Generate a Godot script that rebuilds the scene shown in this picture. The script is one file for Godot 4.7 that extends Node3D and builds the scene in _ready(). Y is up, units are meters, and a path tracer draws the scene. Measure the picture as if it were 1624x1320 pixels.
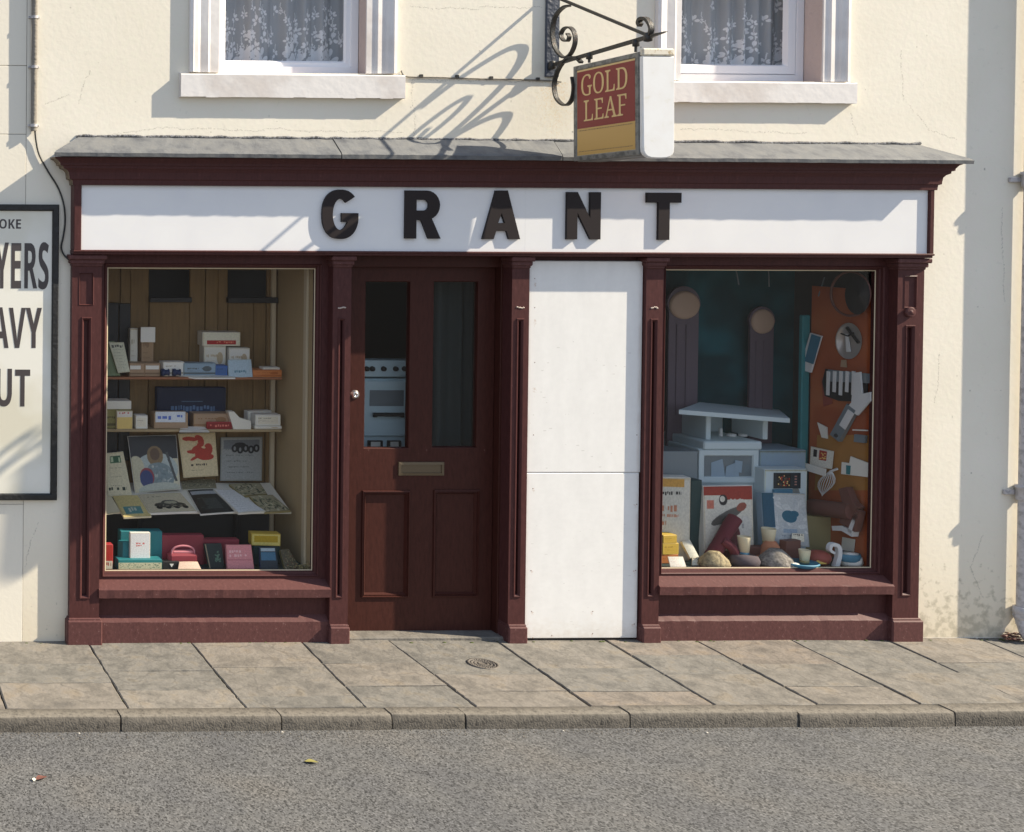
extends Node3D
# A painted shop front in a rendered street wall. Metres, y up, the wall's face is the plane z = 0, the street is at z > 0.

const EYE := Vector3(-4.528, 2.768, 8.0)
const TURN := Vector3(-0.81244, -1.62040, 0.31110)
const FOCAL := 2000.0
const AXIS := Vector2(-263.57, 358.67)
const SUN_TOWARDS := Vector3(-3.9, -2.95, -1.0)

var look: Basis
var X := Transform3D()          # applied to every vertex the shape helpers emit
var taken := {}
var M := {}
var rng := RandomNumberGenerator.new()

# ---------------------------------------------------------------- survey: photograph measurements to metres
func dir(px: float, py: float) -> Vector3:
	return look * Vector3((px - AXIS.x) / FOCAL, -(py - AXIS.y) / FOCAL, -1.0)
func at(px: float, py: float, z := 0.0) -> Vector3:
	var d := dir(px, py)
	return EYE + d * ((z - EYE.z) / d.z)
func on_x(px: float, py: float, x: float) -> Vector3:
	var d := dir(px, py)
	return EYE + d * ((x - EYE.x) / d.x)
func on_y(px: float, py: float, y := 0.0) -> Vector3:
	var d := dir(px, py)
	return EYE + d * ((y - EYE.y) / d.y)
func on_plane(px: float, py: float, p: Vector3, n: Vector3) -> Vector3:
	var d := dir(px, py)
	return EYE + d * ((p - EYE).dot(n) / d.dot(n))
func ax(px: float, py: float, z := 0.0) -> float:
	return at(px, py, z).x
func ay(px: float, py: float, z := 0.0) -> float:
	return at(px, py, z).y
func rect(px0: float, py0: float, px1: float, py1: float, z: float) -> Rect2:   # y up: position is the lower left corner
	var my := (py0 + py1) / 2
	var mx := (px0 + px1) / 2
	var x0 := ax(px0, my, z)
	var y0 := ay(mx, py1, z)
	return Rect2(x0, y0, ax(px1, my, z) - x0, ay(mx, py0, z) - y0)

# ---------------------------------------------------------------- objects
func numbered(called: String, parent: Node) -> String:
	var key := str(parent.get_instance_id()) + called
	taken[key] = taken.get(key, -1) + 1
	return called if taken[key] == 0 else "%s_%03d" % [called, taken[key]]
func tag(o: Node, label: String, category := "", group := "", kind := "") -> void:
	if label: o.set_meta("label", label)
	if category: o.set_meta("category", category)
	if group: o.set_meta("group", group)
	if kind: o.set_meta("kind", kind)
func thing(called: String, label: String, category: String, base := Vector3.ZERO, group := "") -> Node3D:
	var o := Node3D.new()
	o.name = numbered(called, self)
	add_child(o)
	o.position = base
	tag(o, label, category, group)
	return o
func begin() -> SurfaceTool:
	var st := SurfaceTool.new()
	st.begin(Mesh.PRIMITIVE_TRIANGLES)
	st.set_smooth_group(-1)
	return st
func part(called: String, st: SurfaceTool, m: Material, parent: Node3D) -> MeshInstance3D:
	st.generate_normals()
	st.index()
	return part_mesh(called, st.commit(), m, parent)
func part_mesh(called: String, mesh: Mesh, m: Material, parent: Node3D) -> MeshInstance3D:
	var o := MeshInstance3D.new()
	o.mesh = mesh
	o.material_override = m
	o.name = numbered(called, parent)
	parent.add_child(o)
	if parent.get_parent() == self: o.position = -parent.position    # shapes are drawn in world metres
	return o
func single(called: String, st: SurfaceTool, m: Material, label: String, category: String, base: Vector3, group := "", kind := "") -> MeshInstance3D:
	st.generate_normals()
	var moved := SurfaceTool.new()
	moved.append_from(st.commit(), 0, Transform3D(Basis(), -base))
	var o := MeshInstance3D.new()
	moved.index()
	o.mesh = moved.commit()
	o.material_override = m
	o.name = numbered(called, self)
	add_child(o)
	o.position = base
	tag(o, label, category, group, kind)
	return o
func structure(called: String, st: SurfaceTool, m: Material) -> MeshInstance3D:
	var o := part(called, st, m, self)
	o.position = Vector3.ZERO
	o.set_meta("kind", "structure")
	return o

# ---------------------------------------------------------------- shapes
func face(st: SurfaceTool, p: Array, out: Vector3, uv := []) -> void:      # a convex polygon, its front towards out
	var n: Vector3 = (p[1] - p[0]).cross(p[2] - p[0])
	if p.size() == 4 and n.length() < 1e-9: n = (p[2] - p[0]).cross(p[3] - p[0])
	var flip := n.dot(out) > 0
	for i in range(1, p.size() - 1):
		for k in ([0, i + 1, i] if flip else [0, i, i + 1]):
			if uv: st.set_uv(uv[k])
			st.add_vertex(X * (p[k] as Vector3))
func box(st: SurfaceTool, a: Vector3, b: Vector3, c := 0.003) -> void:
	var m := (a + b) / 2
	var h := ((b - a) / 2).abs()
	c = minf(c, minf(h.x, minf(h.y, h.z)) * 0.6)
	for i in 3:
		var u := (i + 1) % 3
		var v := (i + 2) % 3
		for s in [-1, 1]:
			var p := []
			for q in [[-1, -1], [1, -1], [1, 1], [-1, 1]]:
				var w := Vector3()
				w[i] = s * h[i]; w[u] = q[0] * (h[u] - c); w[v] = q[1] * (h[v] - c)
				p.append(m + w)
			var out := Vector3()
			out[i] = s
			face(st, p, out)
			if c <= 0: continue
			for t in [-1, 1]:
				var e := []
				for q in [[0, -1], [0, 1], [1, 1], [1, -1]]:
					var w := Vector3()
					w[i] = s * (h[i] - (0.0 if q[0] == 0 else c)); w[u] = t * (h[u] - (c if q[0] == 0 else 0.0)); w[v] = q[1] * (h[v] - c)
					e.append(m + w)
				var o2 := Vector3()
				o2[i] = s; o2[u] = t
				face(st, e, o2)
	if c > 0:
		for sx in [-1, 1]:
			for sy in [-1, 1]:
				for sz in [-1, 1]:
					var s := Vector3(sx, sy, sz)
					face(st, [m + s * Vector3(h.x, h.y - c, h.z - c), m + s * Vector3(h.x - c, h.y, h.z - c), m + s * Vector3(h.x - c, h.y - c, h.z)], s)
func rbox(st: SurfaceTool, r: Rect2, z0: float, z1: float, c := 0.003) -> void:
	box(st, Vector3(r.position.x, r.position.y, z0), Vector3(r.end.x, r.end.y, z1), c)
func sheet(st: SurfaceTool, r: Rect2, z: float, holes := [], out := Vector3.BACK, uvbox := Rect2()) -> void:   # a wall face with rectangular openings
	var xs := [r.position.x, r.end.x]
	var ys := [r.position.y, r.end.y]
	for h in holes:
		xs.append_array([h.position.x, h.end.x]); ys.append_array([h.position.y, h.end.y])
	xs.sort(); ys.sort()
	for i in xs.size() - 1:
		for j in ys.size() - 1:
			if xs[i + 1] - xs[i] < 1e-5 or ys[j + 1] - ys[j] < 1e-5: continue
			var c := Vector2((xs[i] + xs[i + 1]) / 2, (ys[j] + ys[j + 1]) / 2)
			if not r.has_point(c) or holes.any(func(h): return h.has_point(c)): continue
			var p := [Vector3(xs[i], ys[j], z), Vector3(xs[i + 1], ys[j], z), Vector3(xs[i + 1], ys[j + 1], z), Vector3(xs[i], ys[j + 1], z)]
			var uv := []
			if uvbox.size.x > 0:
				for v in p: uv.append(Vector2((v.x - uvbox.position.x) / uvbox.size.x, 1.0 - (v.y - uvbox.position.y) / uvbox.size.y))
			face(st, p, out, uv)
func rings(st: SurfaceTool, r: Rect2, profile: Array) -> void:     # a mitred frame: profile points are (inset, z)
	for k in profile.size() - 1:
		var a := r.grow(-profile[k].x)
		var b := r.grow(-profile[k + 1].x)
		var za: float = profile[k].y
		var zb: float = profile[k + 1].y
		var ca := corners(a, za)
		var cb := corners(b, zb)
		for i in 4:
			var j: int = (i + 1) % 4
			var mid: Vector3 = (ca[i] + ca[j]) / 2 - Vector3(r.get_center().x, r.get_center().y, 0)
			mid.z = 0
			var out := Vector3(0, 0, 1) + mid.normalized() * (0.01 if zb > za else -0.01)
			if absf(profile[k].x - profile[k + 1].x) < 1e-6: out = mid * (1 if zb > za else -1)
			face(st, [ca[i], ca[j], cb[j], cb[i]], out)
func corners(r: Rect2, z: float) -> Array:
	return [Vector3(r.position.x, r.position.y, z), Vector3(r.end.x, r.position.y, z), Vector3(r.end.x, r.end.y, z), Vector3(r.position.x, r.end.y, z)]
func prism(st: SurfaceTool, poly: PackedVector2Array, z0: float, z1: float) -> void:
	var t := Geometry2D.triangulate_polygon(poly)
	for i in range(0, t.size(), 3):
		for s in [[z1, Vector3.BACK], [z0, Vector3.FORWARD]]:
			var p := []
			for k in 3: p.append(Vector3(poly[t[i + k]].x, poly[t[i + k]].y, s[0]))
			face(st, p, s[1])
	var cw := Geometry2D.is_polygon_clockwise(poly)
	for i in poly.size():
		var a := poly[i]
		var b := poly[(i + 1) % poly.size()]
		var n := Vector3(b.y - a.y, a.x - b.x, 0)
		face(st, [Vector3(a.x, a.y, z0), Vector3(b.x, b.y, z0), Vector3(b.x, b.y, z1), Vector3(a.x, a.y, z1)], -n if cw else n)
func tube(st: SurfaceTool, pts: Array, r: float, n := 10, caps := true) -> void:
	var prev := []
	var side := Vector3.RIGHT
	st.set_smooth_group(0)
	for i in pts.size():
		var t: Vector3 = (pts[mini(i + 1, pts.size() - 1)] - pts[maxi(i - 1, 0)]).normalized()
		if absf(t.dot(side)) > 0.95: side = Vector3.UP if absf(t.y) < 0.9 else Vector3.BACK
		side = (side - t * t.dot(side)).normalized()
		var up := t.cross(side)
		var ring := []
		for k in n:
			var a := TAU * k / n
			ring.append(pts[i] + (side * cos(a) + up * sin(a)) * r)
		if prev:
			for k in n:
				face(st, [prev[k], prev[(k + 1) % n], ring[(k + 1) % n], ring[k]], (prev[k] + ring[(k + 1) % n]) / 2 - (pts[i] + pts[i - 1]) / 2)
		if caps and (i == 0 or i == pts.size() - 1):
			st.set_smooth_group(-1)
			face(st, ring, t if i else -t)
			st.set_smooth_group(0)
		prev = ring
	st.set_smooth_group(-1)
func strap(st: SurfaceTool, pts: Array, across: Vector3, w: float, t: float, t1 := -1.0) -> void:   # a flat iron bar bent along pts; across is its width
	var prev := []
	for i in pts.size():
		var d: Vector3 = (pts[mini(i + 1, pts.size() - 1)] - pts[maxi(i - 1, 0)]).normalized()
		var n := d.cross(across).normalized()
		var th := t if t1 < 0 else lerpf(t, t1, float(i) / (pts.size() - 1))
		var ring := [pts[i] + across * w / 2 + n * th / 2, pts[i] - across * w / 2 + n * th / 2, pts[i] - across * w / 2 - n * th / 2, pts[i] + across * w / 2 - n * th / 2]
		if prev:
			for k in 4:
				var q := [prev[k], prev[(k + 1) % 4], ring[(k + 1) % 4], ring[k]]
				face(st, q, (q[0] + q[1] + q[2] + q[3]) / 4 - (pts[i] + pts[i - 1]) / 2)
		if i == 0 or i == pts.size() - 1: face(st, ring, d if i else -d)
		prev = ring
func lathe(st: SurfaceTool, profile: Array, n := 20, smooth := true) -> void:     # (radius, height) about the y axis of X
	st.set_smooth_group(0 if smooth else -1)
	for k in profile.size() - 1:
		var a: Vector2 = profile[k]
		var b: Vector2 = profile[k + 1]
		for i in n:
			var c0 := Vector3(cos(TAU * i / n), 0, sin(TAU * i / n))
			var c1 := Vector3(cos(TAU * (i + 1) / n), 0, sin(TAU * (i + 1) / n))
			var out := (c0 + c1) * (b.y - a.y) + Vector3(0, a.x - b.x, 0) * 2
			var q := [c0 * a.x + Vector3.UP * a.y, c1 * a.x + Vector3.UP * a.y, c1 * b.x + Vector3.UP * b.y, c0 * b.x + Vector3.UP * b.y]
			if a.x < 1e-6: q.remove_at(1)
			elif b.x < 1e-6: q.remove_at(3)
			face(st, q, out)
	st.set_smooth_group(-1)
func smooth_path(ctrl: Array, steps := 6) -> Array:
	var out := []
	for i in ctrl.size() - 1:
		var a: Vector3 = ctrl[maxi(i - 1, 0)]
		var b: Vector3 = ctrl[i]
		var c: Vector3 = ctrl[i + 1]
		var d: Vector3 = ctrl[mini(i + 2, ctrl.size() - 1)]
		for k in steps: out.append(b.cubic_interpolate(c, a, d, float(k) / steps))
	out.append(ctrl[-1])
	return out
func wobble_quad(a: Vector3, b: Vector3, c: Vector3, d: Vector3, amount: float, n := 5) -> Array:   # outline of a hand-cut slab
	var p := [a, b, c, d]
	var out := []
	for i in 4:
		for k in n:
			var v: Vector3 = p[i].lerp(p[(i + 1) % 4], float(k) / n)
			if k > 0: v += Vector3(rng.randf_range(-amount, amount), 0, rng.randf_range(-amount, amount))
			out.append(v)
	return out
func slab(st: SurfaceTool, outline: Array, thick: float, bevel: float) -> void:   # outline in a horizontal plane; the top is given, rounded at the rim
	var mid := Vector3()
	for p in outline: mid += p / outline.size()
	var top := []
	for p in outline:
		var inward: Vector3 = mid - p
		inward.y = 0
		top.append(p + inward.normalized() * bevel)
	var n := outline.size()
	for i in n:
		var j := (i + 1) % n
		face(st, [top[i], top[j], mid], Vector3.UP)
		var low_i: Vector3 = outline[i] + Vector3.DOWN * bevel * 0.7
		var low_j: Vector3 = outline[j] + Vector3.DOWN * bevel * 0.7
		var out: Vector3 = (outline[i] + outline[j]) / 2 - mid
		face(st, [top[i], top[j], low_j, low_i], out + Vector3.UP)
		face(st, [low_i, low_j, low_j + Vector3.DOWN * thick, low_i + Vector3.DOWN * thick], out)
func lettering(called: String, words: String, font: Array, bold: bool, r: Rect2, z0: float, z1: float, m: Material, parent: Node3D) -> MeshInstance3D:
	var f := SystemFont.new()
	f.font_names = PackedStringArray(font)
	if bold: f.font_weight = 700
	var t := TextMesh.new()
	t.font = f
	t.text = words
	t.font_size = 64
	t.pixel_size = 0.01
	t.depth = 0.1
	var arrays := t.get_mesh_arrays()
	var v: PackedVector3Array = arrays[Mesh.ARRAY_VERTEX]
	var lo := v[0]
	var hi := v[0]
	for p in v:
		lo = lo.min(p); hi = hi.max(p)
	for i in v.size():
		var q := (v[i] - lo) / (hi - lo)
		v[i] = X * Vector3(r.position.x + q.x * r.size.x, r.position.y + q.y * r.size.y, lerpf(z0, z1, q.z))
	arrays[Mesh.ARRAY_VERTEX] = v
	var nn: PackedVector3Array = arrays[Mesh.ARRAY_NORMAL]
	for i in nn.size(): nn[i] = (X.basis * (nn[i] * Vector3(1.0 / r.size.x, 1.0 / r.size.y, 1.0))).normalized()
	arrays[Mesh.ARRAY_NORMAL] = nn
	var mesh := ArrayMesh.new()
	mesh.add_surface_from_arrays(Mesh.PRIMITIVE_TRIANGLES, arrays)
	return part_mesh(called, mesh, m, parent)

# ---------------------------------------------------------------- materials
func lin(r: float, g: float, b: float) -> Color:
	return Color(r, g, b).linear_to_srgb()
func noise(freq: float, octaves: int, seed_: int, kind := FastNoiseLite.TYPE_SIMPLEX_SMOOTH) -> FastNoiseLite:
	var n := FastNoiseLite.new()
	n.noise_type = kind
	n.seed = seed_
	n.frequency = freq
	n.fractal_octaves = octaves
	n.fractal_gain = 0.6
	return n
func ramped(n: FastNoiseLite, size: int, stops: Array) -> ImageTexture:    # stops: [offset, Color] in sRGB
	var src := n.get_seamless_image(size, size)
	src.convert(Image.FORMAT_L8)
	var g := Gradient.new()
	g.offsets = PackedFloat32Array(stops.map(func(s): return s[0]))
	g.colors = PackedColorArray(stops.map(func(s): return s[1]))
	var lut := PackedByteArray()
	for i in 256:
		var c := g.sample(i / 255.0)
		lut.append_array([mini(int(c.r * 255), 255), mini(int(c.g * 255), 255), mini(int(c.b * 255), 255)])
	var data := src.get_data()
	var out := PackedByteArray()
	out.resize(size * size * 3)
	for i in size * size:
		var v := data[i] * 3
		out[i * 3] = lut[v]; out[i * 3 + 1] = lut[v + 1]; out[i * 3 + 2] = lut[v + 2]
	return ImageTexture.create_from_image(Image.create_from_data(size, size, false, Image.FORMAT_RGB8, out))
func veined(n: FastNoiseLite, lines: FastNoiseLite, size: int, stops: Array, depth: float) -> ImageTexture:    # ramped colour crossed by hairline cleavage lines
	var img := ramped(n, size, stops).get_image()
	var l := lines.get_seamless_image(size, size)
	l.convert(Image.FORMAT_L8)
	var ld := l.get_data()
	var d := img.get_data()
	for i in size * size:
		var v := ld[i] / 255.0
		var k := 1.0 - depth * clampf((0.055 - absf(v - 0.5)) * 22.0, 0.0, 1.0) * clampf((d[i * 3] / 255.0 - 0.86) * 9.0, 0.0, 1.0)
		if k < 1.0:
			for q in 3: d[i * 3 + q] = int(d[i * 3 + q] * k)
	return ImageTexture.create_from_image(Image.create_from_data(size, size, false, Image.FORMAT_RGB8, d))
func bumps(n: FastNoiseLite, size: int, strength: float) -> ImageTexture:
	var src := n.get_seamless_image(size, size)
	src.convert(Image.FORMAT_RGBA8)
	src.bump_map_to_normal_map(strength)
	return ImageTexture.create_from_image(src)
func mat(c: Color, rough := 0.7, tex: Texture2D = null, metres := 1.0, nrm: Texture2D = null, depth := 1.0) -> StandardMaterial3D:
	var m := StandardMaterial3D.new()
	m.albedo_color = c
	m.roughness = rough
	if tex: m.albedo_texture = tex
	if nrm:
		m.normal_enabled = true
		m.normal_texture = nrm
		m.normal_scale = depth
	if tex or nrm:
		m.uv1_triplanar = true
		m.uv1_world_triplanar = true
		m.uv1_scale = Vector3.ONE / metres
	return m
func grey(v: float) -> Color:
	return Color(v, v, v)
func printed(img: Image, rough := 0.6) -> StandardMaterial3D:
	var w := img.get_width()
	var h := img.get_height()
	img.resize(w * 2, h * 2, Image.INTERPOLATE_BILINEAR)
	var n := noise(0.06, 4, rng.randi() % 1000)
	var fold := rng.randf_range(0.2, 0.8) * w * 2
	for y in h * 2:      # handled, faded paper: mottle, foxed edges, a crease
		for x in w * 2:
			var c := img.get_pixel(x, y)
			var e := minf(minf(x, w * 2 - x) / float(w), minf(y, h * 2 - y) / float(h))
			var k := 0.97 + 0.09 * n.get_noise_2d(x, y)
			if absf(x - fold - y * 0.08) < 1.0: k *= 1.05
			var fox := clampf(0.06 - e, 0, 0.06) * 2.2
			img.set_pixel(x, y, Color(c.r * k * 1.1 * (1 - fox * 0.5), c.g * k * 1.09 * (1 - fox * 0.8), c.b * k * 1.05 * (1 - fox * 1.4)))
	var m := StandardMaterial3D.new()
	m.albedo_texture = ImageTexture.create_from_image(img)
	m.roughness = rough
	return m
func chip_images(size: int) -> Array:      # worn asphalt: pale stone chips with dark pits between them; colour and relief
	var r := RandomNumberGenerator.new()
	r.seed = 77
	var d := PackedByteArray()
	d.resize(size * size)
	for i in size * size: d[i] = 198 + r.randi_range(-22, 22)
	for k in 52000:
		var dark := k % 3 > 0
		var v := r.randi_range(98, 170) if dark else r.randi_range(212, 248)
		var cx := r.randi_range(0, size - 1)
		var cy := r.randi_range(0, size - 1)
		var rx := r.randf_range(1.0, 3.4) if dark else r.randf_range(1.4, 3.2)
		var ry := r.randf_range(1.0, 2.6)
		var sk := r.randf_range(-0.6, 0.6)
		for y in range(-3, 4):
			for x in range(-5, 6):
				var u := (x + sk * y) / rx
				if u * u + (y / ry) * (y / ry) <= 1.0: d[posmod(cy + y, size) * size + posmod(cx + x, size)] = v
	var rgb := PackedByteArray()
	rgb.resize(size * size * 3)
	for i in size * size:
		rgb[i * 3] = d[i]; rgb[i * 3 + 1] = d[i]; rgb[i * 3 + 2] = d[i]
	var col := Image.create_from_data(size, size, false, Image.FORMAT_RGB8, rgb)
	var rel := Image.create_from_data(size, size, false, Image.FORMAT_L8, d)
	rel.convert(Image.FORMAT_RGBA8)
	rel.bump_map_to_normal_map(1.2)
	return [ImageTexture.create_from_image(col), ImageTexture.create_from_image(rel)]
func board_paint(nails: Array) -> Image:      # white gloss on sheet board: rust under the nails, grime and scuffs at the foot; nails are (u, v) of each board
	var w := 192
	var h := 448
	var a := noise(0.012, 5, 141)
	var b := noise(0.06, 4, 142)
	var img := page(w, h, Color.WHITE)
	for y in h:
		for x in w:
			var c := Vector3(0.912, 0.906, 0.892) * (1.0 + 0.022 * a.get_noise_2d(x * 2.5, y * 0.7) + 0.012 * b.get_noise_2d(x, y))
			var v := float(y) / h
			var foot := clampf((v - 0.86) * 4.0 + b.get_noise_2d(x, y) * 0.5 + a.get_noise_2d(x * 3, y) * 0.25, 0, 1) * clampf((v - 0.8) * 6, 0, 1)
			c = c.lerp(Vector3(0.66, 0.60, 0.52), foot * 0.30)
			var side := clampf(0.03 - minf(x, w - x) / float(w), 0, 0.03) * 10.0
			c = c.lerp(Vector3(0.62, 0.52, 0.46), side * (0.5 + b.get_noise_2d(x, y * 0.3)))
			img.set_pixel(x, y, Color(c.x, c.y, c.z))
	for q in nails:
		for k in 26:
			var x := int(q.x * w + rng.randfn(0, 1.2))
			var y := int(q.y * h + absf(rng.randfn(0, 5)))
			if x >= 0 and y >= 0 and x < w and y < h: img.set_pixel(x, y, img.get_pixel(x, y).lerp(Color(0.62, 0.45, 0.33), 0.18))
	for k in 40:
		var x := rng.randi_range(2, w - 8)
		var y := rng.randi_range(int(h * 0.3), h - 3)
		img.fill_rect(Rect2i(x, y, rng.randi_range(1, 5), 1), Color(0.80, 0.79, 0.77))
	return img
func page(w: int, h: int, c: Color) -> Image:
	var i := Image.create(w, h, false, Image.FORMAT_RGB8)
	i.fill(c)
	return i
func blot(img: Image, cx: float, cy: float, rx: float, ry: float, c: Color, turn := 0.0) -> void:
	var r := maxf(rx, ry)
	for y in range(maxi(0, int(cy - r)), mini(img.get_height(), int(cy + r) + 1)):
		for x in range(maxi(0, int(cx - r)), mini(img.get_width(), int(cx + r) + 1)):
			var d := Vector2(x - cx, y - cy).rotated(-turn)
			if (d.x / rx) * (d.x / rx) + (d.y / ry) * (d.y / ry) <= 1.0: img.set_pixel(x, y, c)
func bar(img: Image, x: float, y: float, w: float, h: float, c: Color) -> void:
	img.fill_rect(Rect2i(int(x), int(y), maxi(1, int(w)), maxi(1, int(h))), c)
func scribble(img: Image, x: float, y: float, w: float, h: float, c: Color, gap := 0.25) -> void:   # a line of print too small to read
	var at_x := x
	while at_x < x + w:
		var k := rng.randf_range(0.35, 0.9) * h
		if rng.randf() > gap: bar(img, at_x, y + rng.randf_range(0, 0.25) * h, minf(k, x + w - at_x), h * rng.randf_range(0.6, 1.0), c)
		at_x += k + maxf(1, h * 0.2)

func make_materials() -> void:
	var fine := bumps(noise(0.09, 4, 3), 256, 3.0)
	var wood_n := noise(0.012, 4, 9)
	M.fine = fine
	# gloss paint over wood: brushed lengthwise, chipped here and there to the pale undercoat
	var paint_bump := bumps(noise(0.06, 4, 22), 256, 2.0)
	var paint := func(base: Vector3, chips: float, rough: float, seed_: int, up: float) -> StandardMaterial3D:
		var pale := Vector3(0.36, 0.25, 0.23)
		var k := base / pale
		var c := Color(k.x, k.y, k.z).linear_to_srgb()
		var m := mat(lin(pale.x, pale.y, pale.z), rough, ramped(noise(0.03, 5, seed_), 512, [[0.0, c * 0.86], [0.35, c * 0.96], [0.6, c], [chips - 0.05, c * 1.04], [chips, c * 1.1], [minf(chips + 0.05, 1.0), Color(0.85, 0.85, 0.85)]]), 1.0, paint_bump, 0.09)
		m.uv1_scale = Vector3(2.6, up, 2.6)
		m.metallic_specular = 0.28
		return m
	M.maroon = paint.call(Vector3(0.082, 0.031, 0.029), 0.90, 0.46, 21, 0.7)
	M.maroon_worn = paint.call(Vector3(0.108, 0.046, 0.043), 0.84, 0.55, 31, 1.6)
	M.door_red = paint.call(Vector3(0.060, 0.020, 0.015), 0.93, 0.42, 26, 0.6)
	M.chip = mat(lin(0.5, 0.42, 0.36), 0.8)
	M.bare = mat(lin(0.33, 0.25, 0.17), 0.85, ramped(noise(0.03, 4, 35), 256, [[0.2, grey(0.55)], [0.8, grey(1.0)]]), 0.2, fine, 0.8)
	M.white = mat(lin(0.80, 0.79, 0.77), 0.45, ramped(noise(0.006, 4, 41), 256, [[0.2, Color(0.972, 0.97, 0.965)], [0.7, grey(1.0)]]), 1.6)
	M.fascia = mat(lin(0.80, 0.797, 0.795), 0.4, ramped(noise(0.006, 4, 43), 256, [[0.2, Color(0.98, 0.98, 0.985)], [0.7, grey(1.0)]]), 1.4)
	M.letter = mat(lin(0.026, 0.02, 0.02), 0.5)
	M.letter.metallic_specular = 0.3
	M.nail = mat(lin(0.2, 0.12, 0.08), 0.7)
	M.trim = mat(lin(0.735, 0.705, 0.68), 0.6, ramped(noise(0.012, 5, 51), 256, [[0.15, Color(0.93, 0.915, 0.905)], [0.5, grey(1.0)]]), 1.6, fine, 0.05)
	M.sash = mat(lin(0.80, 0.80, 0.82), 0.4)
	M.reveal = mat(lin(0.52, 0.42, 0.38), 0.8, null, 1.0, fine, 0.3)
	M.slate = mat(lin(0.155, 0.16, 0.166), 0.75, ramped(noise(0.015, 5, 61), 512, [[0.1, Color(0.65, 0.66, 0.7)], [0.45, Color(0.92, 0.92, 0.92)], [0.7, Color(1.0, 0.99, 0.97)], [1.0, Color(1, 0.98, 0.94)]]), 1.3, fine, 0.12)
	M.slate_edge = mat(lin(0.22, 0.22, 0.23), 0.85, ramped(noise(0.05, 4, 62), 256, [[0.2, grey(0.4)], [0.7, grey(1.0)]]), 0.25, fine, 1.5)
	M.iron = mat(lin(0.055, 0.055, 0.052), 0.5, ramped(noise(0.05, 4, 71), 256, [[0.3, grey(0.75)], [0.62, grey(1.0)], [0.72, Color(1.0, 0.78, 0.6)], [1.0, Color(1.0, 0.6, 0.42)]]), 0.3, fine, 0.4)
	M.iron.metallic = 0.3
	M.iron_blue = mat(lin(0.05, 0.06, 0.085), 0.5, null, 1.0, fine, 0.4)
	M.sign_grey = mat(lin(0.22, 0.215, 0.195), 0.5, ramped(noise(0.03, 4, 72), 256, [[0.2, grey(0.7)], [0.6, grey(1.0)]]), 0.5)
	M.sign_white = mat(lin(0.78, 0.78, 0.77), 0.4, ramped(noise(0.02, 5, 73), 256, [[0.04, Color(0.95, 0.94, 0.90)], [0.25, Color(0.99, 0.985, 0.98)], [0.6, grey(1.0)]]), 0.9)
	M.sign_band = mat(lin(0.70, 0.65, 0.54), 0.5, ramped(noise(0.05, 4, 76), 256, [[0.1, Color(0.75, 0.66, 0.52)], [0.4, grey(1.0)]]), 0.4)
	M.sign_red = mat(lin(0.235, 0.022, 0.02), 0.45)
	M.sign_gold = mat(lin(0.58, 0.36, 0.11), 0.38)
	M.sign_cream = mat(lin(0.70, 0.50, 0.22), 0.4)
	M.enamel = mat(lin(0.78, 0.76, 0.68), 0.3, ramped(noise(0.006, 4, 74), 256, [[0.2, Color(0.93, 0.92, 0.88)], [0.7, grey(1.0)]]), 1.5)
	M.ink = mat(lin(0.06, 0.05, 0.05), 0.35)
	M.black_frame = mat(lin(0.012, 0.012, 0.012), 0.5, null, 1.0, fine, 0.3)
	M.pipe = mat(lin(0.52, 0.50, 0.50), 0.5, ramped(noise(0.03, 4, 75), 256, [[0.2, grey(0.8)], [0.6, grey(1.0)]]), 0.4)
	M.conduit = mat(lin(0.20, 0.18, 0.15), 0.7, null, 1.0, fine, 0.4)
	M.cable = mat(lin(0.03, 0.03, 0.028), 0.6)
	M.brass = mat(lin(0.14, 0.105, 0.065), 0.45)
	M.brass.metallic = 0.5
	M.chrome = mat(lin(0.72, 0.70, 0.66), 0.25)
	M.chrome.metallic = 0.9
	var sand := bumps(noise(0.02, 5, 81), 512, 5.0)
	M.flags = []
	for k in 5:
		var tint := [lin(0.205, 0.183, 0.157), lin(0.188, 0.172, 0.150), lin(0.202, 0.174, 0.147), lin(0.214, 0.194, 0.168), lin(0.176, 0.165, 0.147)][k] as Color
		M.flags.append(mat(tint, 0.9, veined(noise(0.006 + 0.001 * k, 6, 82 + k), noise(0.005, 4, 182 + k), 512, [[0.1, Color(0.78, 0.785, 0.79)], [0.4, Color(0.93, 0.93, 0.925)], [0.6, grey(1.0)], [0.85, Color(1.0, 0.98, 0.94)]], 0.11), 1.1, sand, 0.5))
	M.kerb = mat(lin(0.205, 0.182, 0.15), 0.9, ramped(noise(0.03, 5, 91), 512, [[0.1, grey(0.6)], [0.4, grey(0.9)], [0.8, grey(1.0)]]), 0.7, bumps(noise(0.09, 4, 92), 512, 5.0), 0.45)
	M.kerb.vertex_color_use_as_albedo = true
	M.joint = mat(lin(0.05, 0.045, 0.03), 0.95, ramped(noise(0.01, 4, 93), 256, [[0.3, Color(0.7, 0.7, 0.7)], [0.6, Color(1.0, 1.0, 0.9)], [0.75, Color(0.9, 1.0, 0.5)]]), 1.0)
	M.moss = mat(lin(0.05, 0.065, 0.015), 0.95)
	var chips := chip_images(1024)
	M.road = mat(lin(0.205, 0.202, 0.198), 0.92, chips[0], 2.4, chips[1], 0.55)
	M.road.uv1_scale = Vector3(0.52, 0.52, 0.33)
	M.road.detail_enabled = true
	M.road.detail_blend_mode = BaseMaterial3D.BLEND_MODE_MUL
	M.road.detail_albedo = ramped(noise(0.006, 5, 96), 512, [[0.2, Color(0.90, 0.905, 0.92)], [0.5, grey(0.965)], [0.8, Color(1.0, 0.985, 0.965)]])
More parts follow.
